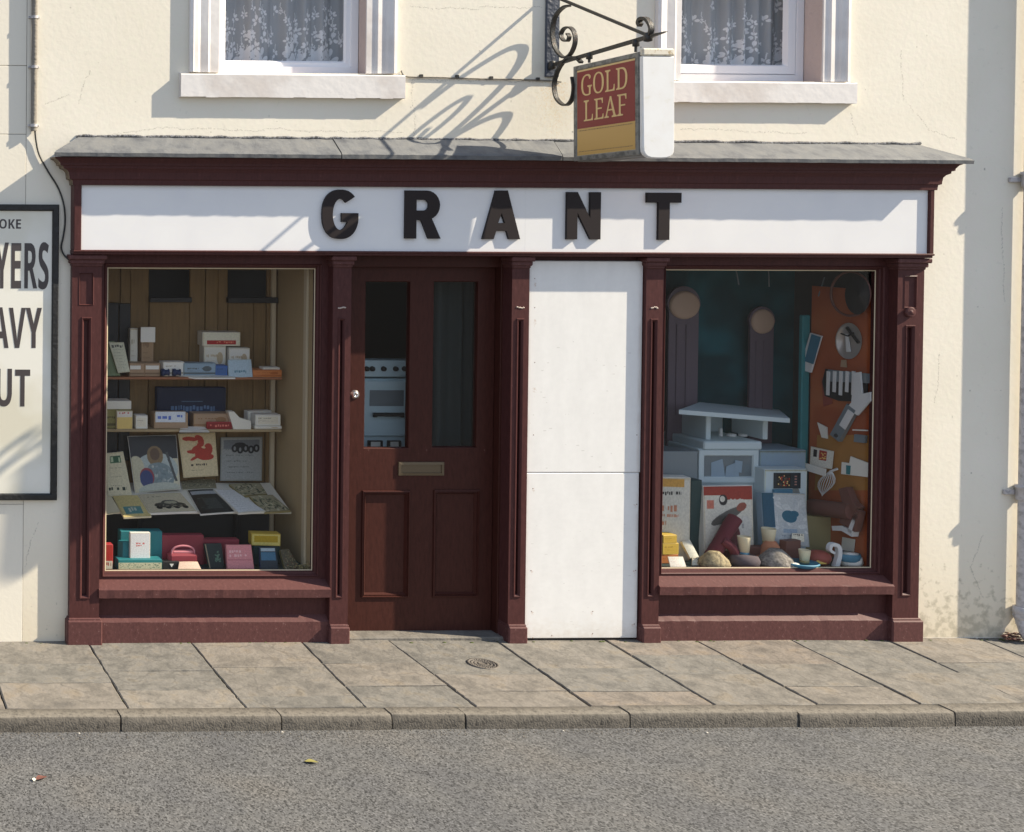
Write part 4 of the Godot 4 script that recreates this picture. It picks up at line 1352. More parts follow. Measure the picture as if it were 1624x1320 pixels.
func make_left_window() -> void:
	var xl := pil(0, 1) - 0.03
	var xr := ax(499, 700, ZG)
	var zb := -0.72
	var fy := ay(330, 908, -0.07)
	var top := lintel() - 0.03
	# the display case is panelled in brown boards
	var case_ := thing("display_case", "brown boarded display case lining the left shop window", "display case", Vector3((xl + xr) / 2, fy, zb))
	var st := begin()
	box(st, Vector3(xl - 0.3, fy - 0.03, zb), Vector3(xr, fy, -0.068), 0)
	part("floor", st, M.dark_green, case_)
	st = begin()
	box(st, Vector3(xl - 0.3, top, zb), Vector3(xr + 0.02, top + 0.03, -0.095), 0)
	part("ceiling", st, M.board[0], case_)
	st = begin()
	box(st, Vector3(xr, fy - 0.03, zb), Vector3(xr + 0.02, top, -0.095), 0)
	part("side_wall", st, M.case_side, case_)
	for p in [[0.07, 0.05]]:
		st = begin()
		box(st, Vector3(xr - 0.018, fy, -0.1 - p[0] - p[1]), Vector3(xr - 0.001, top, -0.1 - p[0]), 0.003)
		part("batten", st, M.case_post, case_)
	st = begin()
	box(st, Vector3(xr - 0.05, fy, zb + 0.002), Vector3(xr - 0.02, top, zb + 0.03), 0.003)
	part("corner_post", st, M.case_post, case_)
	# back boards with the two high openings cut into them
	var px := [150, 190, 206, 236, 300, 325, 345, 361, 402, 422, 440]
	for k in px.size() - 1:
		var x0 := ax(px[k], 500, zb) if k else xl - 0.3
		var x1 := ax(px[k + 1], 500, zb) if k < px.size() - 2 else xr
		var b := M.board[k % 3] as Material
		st = begin()
		var opening: bool = px[k] in [236, 361, 402]
		var y1 := ay(300, 476, zb) if opening else top
		box(st, Vector3(x0 + 0.002, fy, zb - 0.02), Vector3(x1 - 0.002, y1, zb + (0.006 if k % 2 else 0.0)), 0.003)
		if opening: box(st, Vector3(x0 + 0.002, ay(300, 428, zb), zb - 0.02), Vector3(x1 - 0.002, top, zb), 0.003)
		part("back_board", st, b, case_)
	for r in [[235, 471, 301, 479], [358, 471, 437, 480]]:
		st = begin()
		rbox(st, rect(r[0], r[1], r[2], r[3], zb), zb + 0.007, zb + 0.05, 0.003)
		part("ledge", st, M.black, case_)
	st = begin()
	box(st, Vector3(xl - 0.3, fy, zb - 0.25), Vector3(xr + 0.02, top, zb - 0.23), 0)
	box(st, Vector3(xl - 0.32, fy - 0.03, zb - 0.25), Vector3(xl - 0.3, top + 0.03, -0.1), 0)
	part("back_panel", st, M.dark_room, case_)
	st = begin()
	for r in [[165, 480, 186, 730], [187, 481, 205, 730]]: rbox(st, rect(r[0], r[1], r[2], r[3], zb), zb + 0.007, zb + 0.02, 0.004)
	part("dark_panel_or_shade", st, M.black, case_)
	st = begin()
	rbox(st, rect(160, 800, 432, 870, zb), zb + 0.008, zb + 0.02, 0.004)
	part("dark_panel_or_shade", st, M.dark_room, case_)  # dark strip put in as the shade beneath the sloping shelf
	# shelves
	var s1 := ay(310, 598, -0.5)
	var s2 := ay(310, 681, -0.5)
	var end1 := ax(447, 600, -0.5)
	for s in [[s1, M.shelf, "thin red brown wooden upper shelf in the left shop window"], [s2, M.case_side, "thin pale lower shelf in the left shop window, below the red brown one"]]:
		st = begin()
		box(st, Vector3(xl - 0.25, s[0] - 0.018, zb + 0.008), Vector3(end1, s[0], -0.495), 0.003)
		single("shelf", st, s[1], s[2], "shelf", Vector3((xl + end1) / 2, s[0] - 0.018, -0.6))
	var pb := at(300, 766, -0.69)
	var pf := at(300, 812, -0.34)
	var sd := (pf - pb).normalized()
	var pn := Vector3.RIGHT.cross(sd)
	if pn.y < 0: pn = -pn
	var tl := on_plane(150, 766, pb, pn)
	var tr := on_plane(428, 766, pb, pn)
	var br := on_plane(462, 813, pb, pn)
	var bl := on_plane(140, 813, pb, pn)
	st = begin()
	var q := [tl, tr, br, bl]
	face(st, q, pn)
	face(st, q.map(func(v): return v - pn * 0.012), -pn)
	for i in 4: face(st, [q[i], q[(i + 1) % 4], q[(i + 1) % 4] - pn * 0.012, q[i] - pn * 0.012], (q[i] + q[(i + 1) % 4]) / 2 - (tl + br) / 2)
	single("sloping_shelf", st, M.card, "sloping pale display shelf of booklets in the left shop window", "shelf", (tl + br) / 2)
	for x in [0.25, 0.8]:
		st = begin()
		var e := tl.lerp(tr, x)
		box(st, Vector3(e.x - 0.015, fy, -0.66), Vector3(e.x + 0.015, e.y - 0.02, -0.63), 0.003)
		part("shelf_leg", st, M.black, case_)
	# ---- upper shelf
	leaflet("green_book", "olive green book leaning at the left end of the upper shelf", "book", standing([167, 541, 181, 541, 191, 596, 168, 597], -0.56, -0.50), 0.03, M.green, M.green)
	leaflet("price_card", "pale card of print leaning against the olive green book", "card", standing([172, 543, 196, 543, 206, 590, 187, 592], -0.53, -0.485), 0.004, printed(text_page(64, 128, Color(0.78, 0.78, 0.7), Color(0.35, 0.35, 0.32), 7, 0.1)), M.card)
	carton("slim_carton", "tall slim white carton at the back of the upper shelf, beside the price card", "carton", [206, 521, 218, 578], -0.62, 0.05, s1, M.card)
	var bt := carton("packet", "tall rosy brown packet with a white paper collar on the upper shelf", "packet", [223, 520, 243, 577], -0.62, 0.06, s1, M.kraft, 6)
	st = begin()
	rbox(st, rect(223, 519, 246, 543, -0.585), -0.589, -0.585, 0.001)
	part("paper_collar", st, M.paper, bt)
	for r in [[205, 576, 229, 594, 206, 223, "left"], [229, 576, 254, 594, 231, 252, "right"]]:
		var o := carton("label_box", "flat brown box with a white strip label, %s" % ("beside the leaning price card" if r[6] == "left" else "next to the dark blue tube"), "box", r.slice(0, 4), -0.52, 0.1, s1, M.kraft)
		st = begin()
		rbox(st, rect(r[4], 580, r[5], 586, -0.518), -0.519, -0.517, 0.0005)
		part("strip_label", st, M.paper, o)
	for r in [[257, 574, 292, 592, 6], [291, 576, 342, 592, 0], [341, 580, 361, 593, 0]]:
		var m: Material = [M.paper, M.sky, M.blue][[257, 291, 341].find(r[0])]
		var lab: String = ["white packet lying on the upper shelf, left of the long pale blue one", "long pale blue packet lying in the middle of the upper shelf", "small bright blue packet beside the long pale blue one on the upper shelf"][[257, 291, 341].find(r[0])]
		carton("flat_packet", lab, "packet", r.slice(0, 4), -0.52, 0.08, s1 + 0.002, m, r[4])
	for p in [[261, 582, "left end"], [279, 584, "middle"]]:
		st = begin()
		var o := at(p[0], p[1], -0.505)
		X = Transform3D(Basis(Vector3.FORWARD, PI / 2), Vector3(o.x - 0.025, s1 + 0.03, -0.508))
		lathe(st, [Vector2(0, 0), Vector2(0.024, 0.002), Vector2(0.026, 0.02), Vector2(0.018, 0.03), Vector2(0.018, 0.045), Vector2(0.024, 0.055), Vector2(0, 0.06)], 14)
		X = Transform3D()
		single("tube_packet", st, M.navy, "dark blue waisted tube lying in front of the %s of the white packet" % p[2], "tube", Vector3(o.x, s1, -0.508))
	leaflet("paper_sheaf", "sheaf of white paper hanging over the front of the upper shelf", "paper", [Vector3(ax(272, 590, -0.53), s1 + 0.012, -0.56), Vector3(ax(372, 590, -0.53), s1 + 0.012, -0.56), at(373, 602, -0.47) + Vector3(0, 0.012, 0), at(310, 602, -0.47) + Vector3(0, 0.012, 0)], 0.010, M.paper, M.paper)
	var im := page(128, 64, Color(0.82, 0.81, 0.74))
	bar(im, 14, 38, 100, 20, Color(0.62, 0.1, 0.1))
	scribble(im, 18, 42, 90, 10, Color(0.85, 0.5, 0.4), 0.4)
	var big := carton("white_carton", "tall white carton on the upper shelf under a wide lid box with a red band", "carton", [323, 549, 358, 590], -0.62, 0.1, s1, M.card)
	var q2 := rect(321, 527, 381, 549, -0.61)
	carton("lid_box", "wide white box with a red band of print stacked on the tall white carton", "box", [321, 527, 381, 549], -0.61, 0.12, q2.position.y, M.card, 0, printed(im))
	carton("small_box", "small white box with a round mark standing behind the pale blue card", "box", [363, 552, 396, 590], -0.60, 0.06, s1, M.paper)
	im = page(96, 64, Color(0.66, 0.74, 0.80))
	scribble(im, 24, 38, 50, 10, Color(0.35, 0.5, 0.58), 0.1)
	leaflet("blue_card", "pale blue card leaning on the small white box on the upper shelf", "card", standing([361, 571, 398, 570, 401, 599, 362, 599], -0.53, -0.50), 0.006, printed(im), M.sky)
	carton("orange_box", "flat orange box at the right end of the upper shelf", "box", [401, 587, 447, 599], -0.5, 0.12, s1, M.orange)
	var oy := rect(401, 587, 447, 599, -0.5).end.y
	carton("white_packet", "little white packet lying on the flat orange box", "packet", [417, 583, 444, 594], -0.515, 0.08, oy, M.paper)
	# ---- lower shelf
	carton("lidded_box", "olive box with a pale cream lid at the left end of the lower shelf", "box", [164, 636, 207, 680], -0.52, 0.12, s2, M.olive, 0, null, M.card)
	im = page(96, 128, Color(0.84, 0.74, 0.46))
	bar(im, 0, 0, 96, 42, Color(0.84, 0.82, 0.8))
	scribble(im, 6, 4, 84, 14, Color(0.75, 0.3, 0.25), 0.3)
	carton("yellow_packet", "yellow packet with a white and red top in front of the olive box", "packet", [184, 652, 210, 680], -0.50, 0.04, s2, M.cream, 4, printed(im))
	carton("white_block", "small upright white box between the yellow packet and the kraft box", "box", [215, 659, 234, 680], -0.51, 0.07, s2, M.paper)
	im = page(256, 96, Color(0.04, 0.09, 0.2))
	blot(im, 150, 76, 110, 30, Color(0.06, 0.15, 0.3))
	scribble(im, 50, 44, 170, 15, Color(0.32, 0.42, 0.55), 0.1)
	bar(im, 90, 33, 80, 2, Color(0.3, 0.4, 0.5))
	carton("navy_display_box", "wide dark blue display box with a faint line of lettering on the lower shelf", "box", [249, 615, 358, 676], -0.64, 0.06, s2, M.navy, 0, printed(im))
	im = page(128, 64, Color(0.80, 0.83, 0.88))
	scribble(im, 10, 22, 60, 24, Color(0.35, 0.45, 0.75), 0.15)
	scribble(im, 92, 20, 24, 16, Color(0.35, 0.45, 0.75), 0.1)
	var kb := carton("kraft_box", "kraft box with a white label of blue handwriting on the lower shelf", "box", [244, 655, 298, 681], -0.52, 0.1, s2, M.kraft)
	st = begin()
	var rl := rect(246, 653, 294, 670, -0.516)
	face(st, corners(rl, -0.516), Vector3.BACK, [Vector2(0, 1), Vector2(1, 1), Vector2(1, 0), Vector2(0, 0)])
	part("label_card", st, printed(im), kb)
	carton("grey_topped_box", "long brown box with a pale grey panel behind the white wedge on the lower shelf", "box", [307, 656, 366, 681], -0.54, 0.1, s2, M.kraft)
	im = page(96, 32, Color(0.5, 0.1, 0.1))
	scribble(im, 8, 8, 78, 14, Color(0.8, 0.45, 0.4), 0.15)
	carton("red_strip_packet", "low red packet with pale lettering in front of the long brown box", "packet", [329, 670, 368, 681], -0.505, 0.03, s2, M.red, 0, printed(im))
	st = begin()
	var wq := PackedVector2Array()
	for p in [[362, 653], [371, 653], [380, 663], [398, 668], [398, 681], [370, 681]]:
		var v := at(p[0], p[1], -0.5)
		wq.append(Vector2(v.x, maxf(v.y, s2)))
	prism(st, wq, -0.56, -0.5)
	single("wedge_stand", st, M.card, "white wedge shaped stand on the lower shelf", "stand", Vector3(wq[5].x, s2, -0.53))
	carton("white_book_stack", "thick white box at the right end of the lower shelf, with a thin one behind", "box", [405, 658, 445, 676], -0.51, 0.09, s2 + 0.022, M.paper)
	carton("thin_white_box", "thin white slab under the thick white box at the lower shelf's end", "box", [404, 676, 447, 681], -0.505, 0.1, s2, M.paper)
	carton("tilted_white_box", "low white box standing behind the thick white box on the lower shelf", "box", [391, 652, 431, 668], -0.62, 0.06, s2, M.paper, 8)
	leaflet("folded_paper", "folded white paper hanging over the front edge of the lower shelf", "paper", [Vector3(ax(288, 676, -0.52), s2 + 0.008, -0.54), Vector3(ax(326, 676, -0.52), s2 + 0.008, -0.54), at(332, 685, -0.47), at(284, 685, -0.47)], 0.004, M.paper, M.paper)
	# ---- leaning on the sloping shelf
	im = text_page(64, 128, Color(0.80, 0.77, 0.66), Color(0.35, 0.34, 0.3), 4)
	bar(im, 12, 10, 38, 20, Color(0.2, 0.36, 0.24))
	scribble(im, 14, 12, 34, 16, Color(0.7, 0.75, 0.62), 0.5)
	scribble(im, 4, 100, 50, 10, Color(0.1, 0.15, 0.1), 0.2)
	leaflet("green_print_card", "cream card with a green printed block leaning at the left edge of the window", "card", standing([168, 719, 195, 716, 210, 789, 170, 789], -0.62, -0.52), 0.004, printed(im), M.card)
	im = page(128, 144, Color(0.78, 0.76, 0.66))       # a sports magazine: dark sky, head, pale jersey, blue and red flash
	bar(im, 0, 0, 128, 62, Color(0.15, 0.15, 0.15))
	blot(im, 66, 90, 60, 46, Color(0.66, 0.70, 0.70))
	blot(im, 12, 84, 22, 34, Color(0.74, 0.72, 0.62))
	blot(im, 66, 52, 22, 26, Color(0.50, 0.41, 0.27))
	blot(im, 66, 48, 13, 16, Color(0.36, 0.27, 0.17))
	blot(im, 70, 110, 44, 40, Color(0.46, 0.52, 0.54))
	for k in 40: blot(im, rng.randf_range(40, 110), rng.randf_range(78, 120), rng.randf_range(2, 7), rng.randf_range(1, 4), Color(0.40, 0.46, 0.49).lerp(Color(0.7, 0.72, 0.7), rng.randf()), rng.randf() * 3)
	blot(im, 38, 106, 20, 24, Color(0.55, 0.20, 0.22))
	blot(im, 36, 110, 18, 22, Color(0.17, 0.22, 0.42))
	for k in 26: bar(im, 96 + k * 0.8, 44 + k * 3, 7, 4, Color(0.28, 0.29, 0.28))
	blot(im, 70, 140, 60, 18, Color(0.68, 0.70, 0.66))
	leaflet("sports_magazine", "magazine with a player in a pale jersey on its cover, leaning on the sloping shelf", "magazine", standing([202, 692, 279, 690, 286, 776, 214, 783], -0.66, -0.56), 0.008, printed(im, 0.4), M.paper)
	im = page(96, 128, Color(0.80, 0.74, 0.60))        # a bold red brush drawing over a line of handwriting
	for p in [[28, 16, 20, 7, 0.1], [52, 14, 12, 8, 0.6], [55, 30, 9, 16, 0.3], [44, 44, 16, 8, -0.5], [30, 54, 14, 5, 0.1], [60, 58, 24, 16, -0.4], [74, 48, 12, 18, 0.1], [66, 70, 22, 10, 0.0], [36, 72, 14, 4, -0.5]]: blot(im, p[0], p[1], p[2], p[3], Color(0.66, 0.20, 0.13), p[4])
	for p in [[34, 25, 16, 3], [62, 42, 6, 3]]: blot(im, p[0], p[1], p[2], p[3], Color(0.80, 0.72, 0.58), 0.2)
	scribble(im, 24, 90, 44, 8, Color(0.2, 0.17, 0.14), 0.2)
	scribble(im, 24, 108, 34, 3, Color(0.4, 0.36, 0.3), 0.2)
	leaflet("red_brush_card", "cream card with a bold red brush drawing leaning behind the booklets", "card", standing([282, 688, 341, 686, 346, 755, 291, 758], -0.68, -0.62), 0.004, printed(im), M.cream)
	im = text_page(128, 144, Color(0.56, 0.57, 0.57), Color(0.12, 0.12, 0.13), 6, 0.0)
	bar(im, 8, 8, 112, 30, Color(0.40, 0.42, 0.45))
	for k in 5: blot(im, 42 + k * 17, 36 + (k % 2) * 4, 10, 13, Color(0.06, 0.06, 0.07))
	for k in 5: blot(im, 42 + k * 17, 36 + (k % 2) * 4, 4, 7, Color(0.5, 0.52, 0.54))
	blot(im, 58, 24, 18, 8, Color(0.07, 0.07, 0.08))
	leaflet("grey_notice", "grey notice with heavy black lettering leaning at the right of the sloping shelf", "notice", standing([350, 694, 416, 693, 415, 763, 349, 763], -0.69, -0.64), 0.004, printed(im), M.steel)
	# ---- lying on the sloping shelf, in front
	im = page(96, 64, Color(0.80, 0.74, 0.52))
	bar(im, 14, 34, 60, 22, Color(0.36, 0.55, 0.55))
	scribble(im, 18, 36, 50, 14, Color(0.75, 0.78, 0.72), 0.4)
	leaflet("yellow_booklet", "yellow booklet with a teal panel lying at the left of the sloping shelf", "booklet", lying([178, 787, 226, 786, 240, 819, 196, 821], pb, pn, 0.016), 0.012, printed(im), M.cream)
	leaflet("yellow_folder", "plain yellow folder lying at the extreme left of the sloping shelf", "folder", lying([160, 788, 176, 788, 192, 812, 160, 817], pb, pn, 0.010), 0.008, M.cream, M.cream)
	im = page(128, 96, Color(0.78, 0.74, 0.64))
	scribble(im, 22, 14, 40, 5, Color(0.4, 0.38, 0.35), 0.3)
	blot(im, 70, 60, 44, 15, Color(0.25, 0.24, 0.22))
	blot(im, 74, 48, 24, 13, Color(0.32, 0.31, 0.28))
	blot(im, 76, 48, 18, 8, Color(0.66, 0.64, 0.56))
	for k in 4: blot(im, 36 + k * 24, 72, 8, 8, Color(0.1, 0.1, 0.1))
	for k in 24: blot(im, rng.randf_range(30, 110), rng.randf_range(50, 72), rng.randf_range(2, 6), 2, Color(0.7, 0.68, 0.6).lerp(Color(0.2, 0.2, 0.2), rng.randf()))
	leaflet("motoring_magazine", "magazine with a dark old car on its cover lying on the sloping shelf", "magazine", lying([218, 785, 286, 782, 312, 811, 236, 814], pb, pn, 0.020), 0.016, printed(im, 0.4), M.paper)
	im = page(128, 96, Color(0.16, 0.17, 0.17))
	bar(im, 6, 6, 116, 14, Color(0.62, 0.65, 0.68))
	bar(im, 40, 36, 60, 44, Color(0.24, 0.27, 0.27))
	for k in 30: bar(im, rng.randf_range(10, 110), rng.randf_range(26, 86), rng.randf_range(4, 16), 3, Color(0.3, 0.34, 0.33).lerp(Color(0.12, 0.13, 0.13), rng.randf()))
	leaflet("dark_album", "dark picture booklet with a pale top band lying beside the car magazine", "booklet", lying([297, 778, 340, 776, 372, 812, 318, 816], pb, pn, 0.014), 0.010, printed(im, 0.4), M.paper)
	im = text_page(96, 128, Color(0.80, 0.81, 0.82), Color(0.5, 0.5, 0.52), 9)
	leaflet("white_open_book", "long white pamphlet of fine print lying on the sloping shelf", "pamphlet", lying([338, 776, 370, 777, 421, 811, 378, 814], pb, pn, 0.024), 0.014, printed(im), M.card)
	for bk in [[[363, 768, 412, 766, 424, 784, 384, 787], "small patterned book lying at the back right of the sloping shelf"], [[395, 787, 432, 785, 461, 810, 420, 813], "patterned booklet at the front right corner of the sloping shelf"]]:
		im = page(96, 64, Color(0.60, 0.58, 0.48))
		for k in 60: blot(im, rng.randf_range(4, 92), rng.randf_range(4, 60), rng.randf_range(2, 8), rng.randf_range(1, 4), [Color(0.3, 0.3, 0.24), Color(0.72, 0.70, 0.6), Color(0.42, 0.44, 0.34)][rng.randi() % 3], rng.randf() * 3)
		leaflet("patterned_book", bk[1], "book", lying(bk[0], pb, pn, 0.018), 0.014, printed(im), M.khaki)
	im = page(128, 32, Color(0.55, 0.53, 0.44))
	for k in 80: bar(im, rng.randf_range(2, 120), rng.randf_range(2, 28), rng.randf_range(2, 7), 2, Color(0.25, 0.25, 0.22).lerp(Color(0.75, 0.72, 0.62), rng.randf()))
	leaflet("strip_print", "narrow mottled strip of prints lying below the red brush card", "print", lying([286, 764, 340, 758, 344, 775, 290, 777], pb, pn, 0.008), 0.004, printed(im), M.card)
	# ---- floor of the window
	im = page(64, 64, Color(0.8, 0.78, 0.72))
	bar(im, 0, 0, 64, 42, Color(0.66, 0.16, 0.12))
	scribble(im, 6, 46, 50, 10, Color(0.6, 0.3, 0.25), 0.4)
	carton("red_white_packet", "red packet with a white foot at the left end of the window floor", "packet", [160, 864, 179, 903], -0.14, 0.06, fy, M.red, 0, printed(im))
	carton("teal_box", "large teal box standing behind the white card on the window floor", "box", [191, 843, 257, 898], -0.24, 0.08, fy, M.teal)
	carton("teal_cube", "small teal packet beside the white card, left side of the window floor", "packet", [191, 860, 206, 896], -0.19, 0.06, fy, M.teal, 20)
	im = page(96, 128, Color(0.86, 0.87, 0.89))
	scribble(im, 28, 46, 44, 10, Color(0.75, 0.3, 0.3), 0.2)
	scribble(im, 28, 58, 44, 8, Color(0.75, 0.3, 0.3), 0.2)
	carton("white_card_box", "white upright box with small red print on the window floor", "box", [206, 845, 238, 889], -0.17, 0.03, fy + 0.055, M.paper, 0, printed(im))
	im = page(160, 32, Color(0.78, 0.77, 0.66))
	bar(im, 0, 0, 160, 8, Color(0.12, 0.5, 0.52))
	for k in 70: bar(im, rng.randf_range(2, 150), rng.randf_range(10, 28), rng.randf_range(2, 6), 2, Color(0.5, 0.55, 0.45).lerp(Color(0.3, 0.42, 0.4), rng.randf()))
	carton("patterned_tray_box", "long low box with a teal rim and speckled front carrying the white upright box", "box", [187, 888, 257, 903], -0.13, 0.09, fy, M.teal, 0, printed(im))
	carton("crimson_case", "tall crimson box standing behind the red handled case", "box", [257, 849, 323, 900], -0.24, 0.06, fy, M.crimson)
	# red moulded carrying case with a hooped handle
	var hc := rect(268, 878, 315, 903, -0.15)
	var toy := thing("handled_case", "red moulded carrying case with a pale hooped handle on the window floor", "case", Vector3(hc.get_center().x, fy, -0.18))
	st = begin()
	box(st, Vector3(hc.position.x, fy, -0.22), Vector3(hc.end.x, hc.end.y, -0.15), 0.018)
	part("body", st, M.crimson, toy)
	st = begin()
	var hoop := []
	for k in 13:
		var a := PI * k / 12.0
		hoop.append(Vector3(hc.get_center().x - cos(a) * 0.075, hc.end.y - 0.01 + pow(sin(a), 0.6) * 0.055, -0.17))
	tube(st, hoop, 0.007, 8)
	part("handle", st, M.pink, toy)
	st = begin()
	box(st, Vector3(hc.position.x + 0.03, hc.end.y - 0.005, -0.21), Vector3(hc.end.x - 0.03, hc.end.y + 0.012, -0.165), 0.006)
	part("cover", st, M.pink, toy)
	im = text_page(96, 48, Color(0.82, 0.72, 0.66), Color(0.5, 0.25, 0.22), 2)
	leaflet("pink_card", "pale pink price card propped at the foot of the red handled case", "card", standing([284, 891, 313, 891, 319, 903, 282, 903], -0.13, -0.10), 0.003, printed(im), M.card)
	var cam_ := carton("black_gadget", "small black box with a white triangle beside the pink price card", "box", [258, 891, 284, 903], -0.13, 0.05, fy, M.black)
	st = begin()
	var tp := at(272, 897, -0.128)
	prism(st, PackedVector2Array([Vector2(tp.x - 0.014, tp.y + 0.01), Vector2(tp.x + 0.014, tp.y + 0.01), Vector2(tp.x, tp.y - 0.012)]), -0.129, -0.127)
	part("white_mark", st, M.paper, cam_)
	carton("red_flat_box", "wide dull red box at the back of the window floor", "box", [322, 856, 379, 898], -0.26, 0.06, fy, M.crimson)
	im = page(64, 96, Color(0.07, 0.13, 0.13))
	for k in 16: blot(im, 40 + rng.randf_range(-10, 12), 50 + rng.randf_range(-20, 20), 5, 3, Color(0.3, 0.42, 0.36), rng.randf() * 3)
	bar(im, 0, 0, 5, 96, Color(0.55, 0.5, 0.42))
	leaflet("dark_green_book", "dark green book standing upright beside the pink book", "book", standing([324, 863, 351, 862, 356, 903, 332, 903], -0.19, -0.16), 0.03, printed(im), M.dark_green)
	im = page(96, 96, Color(0.80, 0.52, 0.54))
	scribble(im, 10, 20, 74, 12, Color(0.88, 0.70, 0.70), 0.2)
	scribble(im, 10, 38, 74, 12, Color(0.88, 0.70, 0.70), 0.2)
	bar(im, 4, 58, 88, 4, Color(0.72, 0.42, 0.45))
	leaflet("pink_book", "pink book with pale lettering leaning on the window floor", "book", standing([358, 864, 398, 864, 403, 903, 360, 903], -0.17, -0.13), 0.02, printed(im), M.pink)
	carton("dark_box", "dark box behind the blue book carrying the yellow box", "box", [402, 866, 444, 900], -0.25, 0.06, fy, M.dark_green)
	var yq := rect(400, 847, 445, 866, -0.24)
	im = page(96, 48, Color(0.80, 0.74, 0.42))
	bar(im, 8, 6, 80, 28, Color(0.70, 0.58, 0.10))
	carton("yellow_box", "yellow box on top of the dark box, right side of the window floor", "box", [400, 847, 445, 866], -0.24, 0.08, yq.position.y, M.yellow, -5, printed(im))
	im = page(64, 96, Color(0.10, 0.16, 0.20))
	bar(im, 4, 4, 56, 14, Color(0.6, 0.66, 0.7))
	bar(im, 4, 22, 56, 36, Color(0.22, 0.40, 0.52))
	leaflet("blue_book", "small blue book with a pale title band leaning on the window floor", "book", standing([411, 868, 437, 868, 441, 903, 413, 903], -0.16, -0.12), 0.015, printed(im), M.navy)
	im = page(96, 96, Color(0.32, 0.29, 0.2))
	for k in 90: blot(im, rng.randf_range(2, 94), rng.randf_range(2, 94), rng.randf_range(1, 5), rng.randf_range(1, 3), [Color(0.5, 0.46, 0.34), Color(0.2, 0.2, 0.14), Color(0.62, 0.56, 0.44), Color(0.45, 0.2, 0.14)][rng.randi() % 4], rng.randf() * 3)
	leaflet("speckled_packet", "speckled brown packet slumped at the right end of the window floor", "packet", standing([444, 872, 458, 871, 476, 903, 452, 903], -0.22, -0.14), 0.03, printed(im), M.khaki)
	# dried flower head beside it
	st = begin()
	for k in 70:
		var c0 := at(480, 899, -0.14)
		var d := Vector3(rng.randfn(0, 0.035), absf(rng.randfn(0, 0.014)), rng.randfn(0, 0.02))
		X = Transform3D(Basis(Vector3(rng.randf(), rng.randf(), rng.randf()).normalized(), rng.randf() * 6).scaled(Vector3(0.011, 0.003, 0.007)), Vector3(c0.x, fy + 0.004, -0.14) + d)
		lathe(st, [Vector2(0, -1), Vector2(1, 0), Vector2(0, 1)], 6)
	X = Transform3D()
	single("dried_flowers", st, M.khaki, "small heap of dried flower petals in the window floor's right corner", "flowers", Vector3(ax(480, 899, -0.14), fy, -0.14))

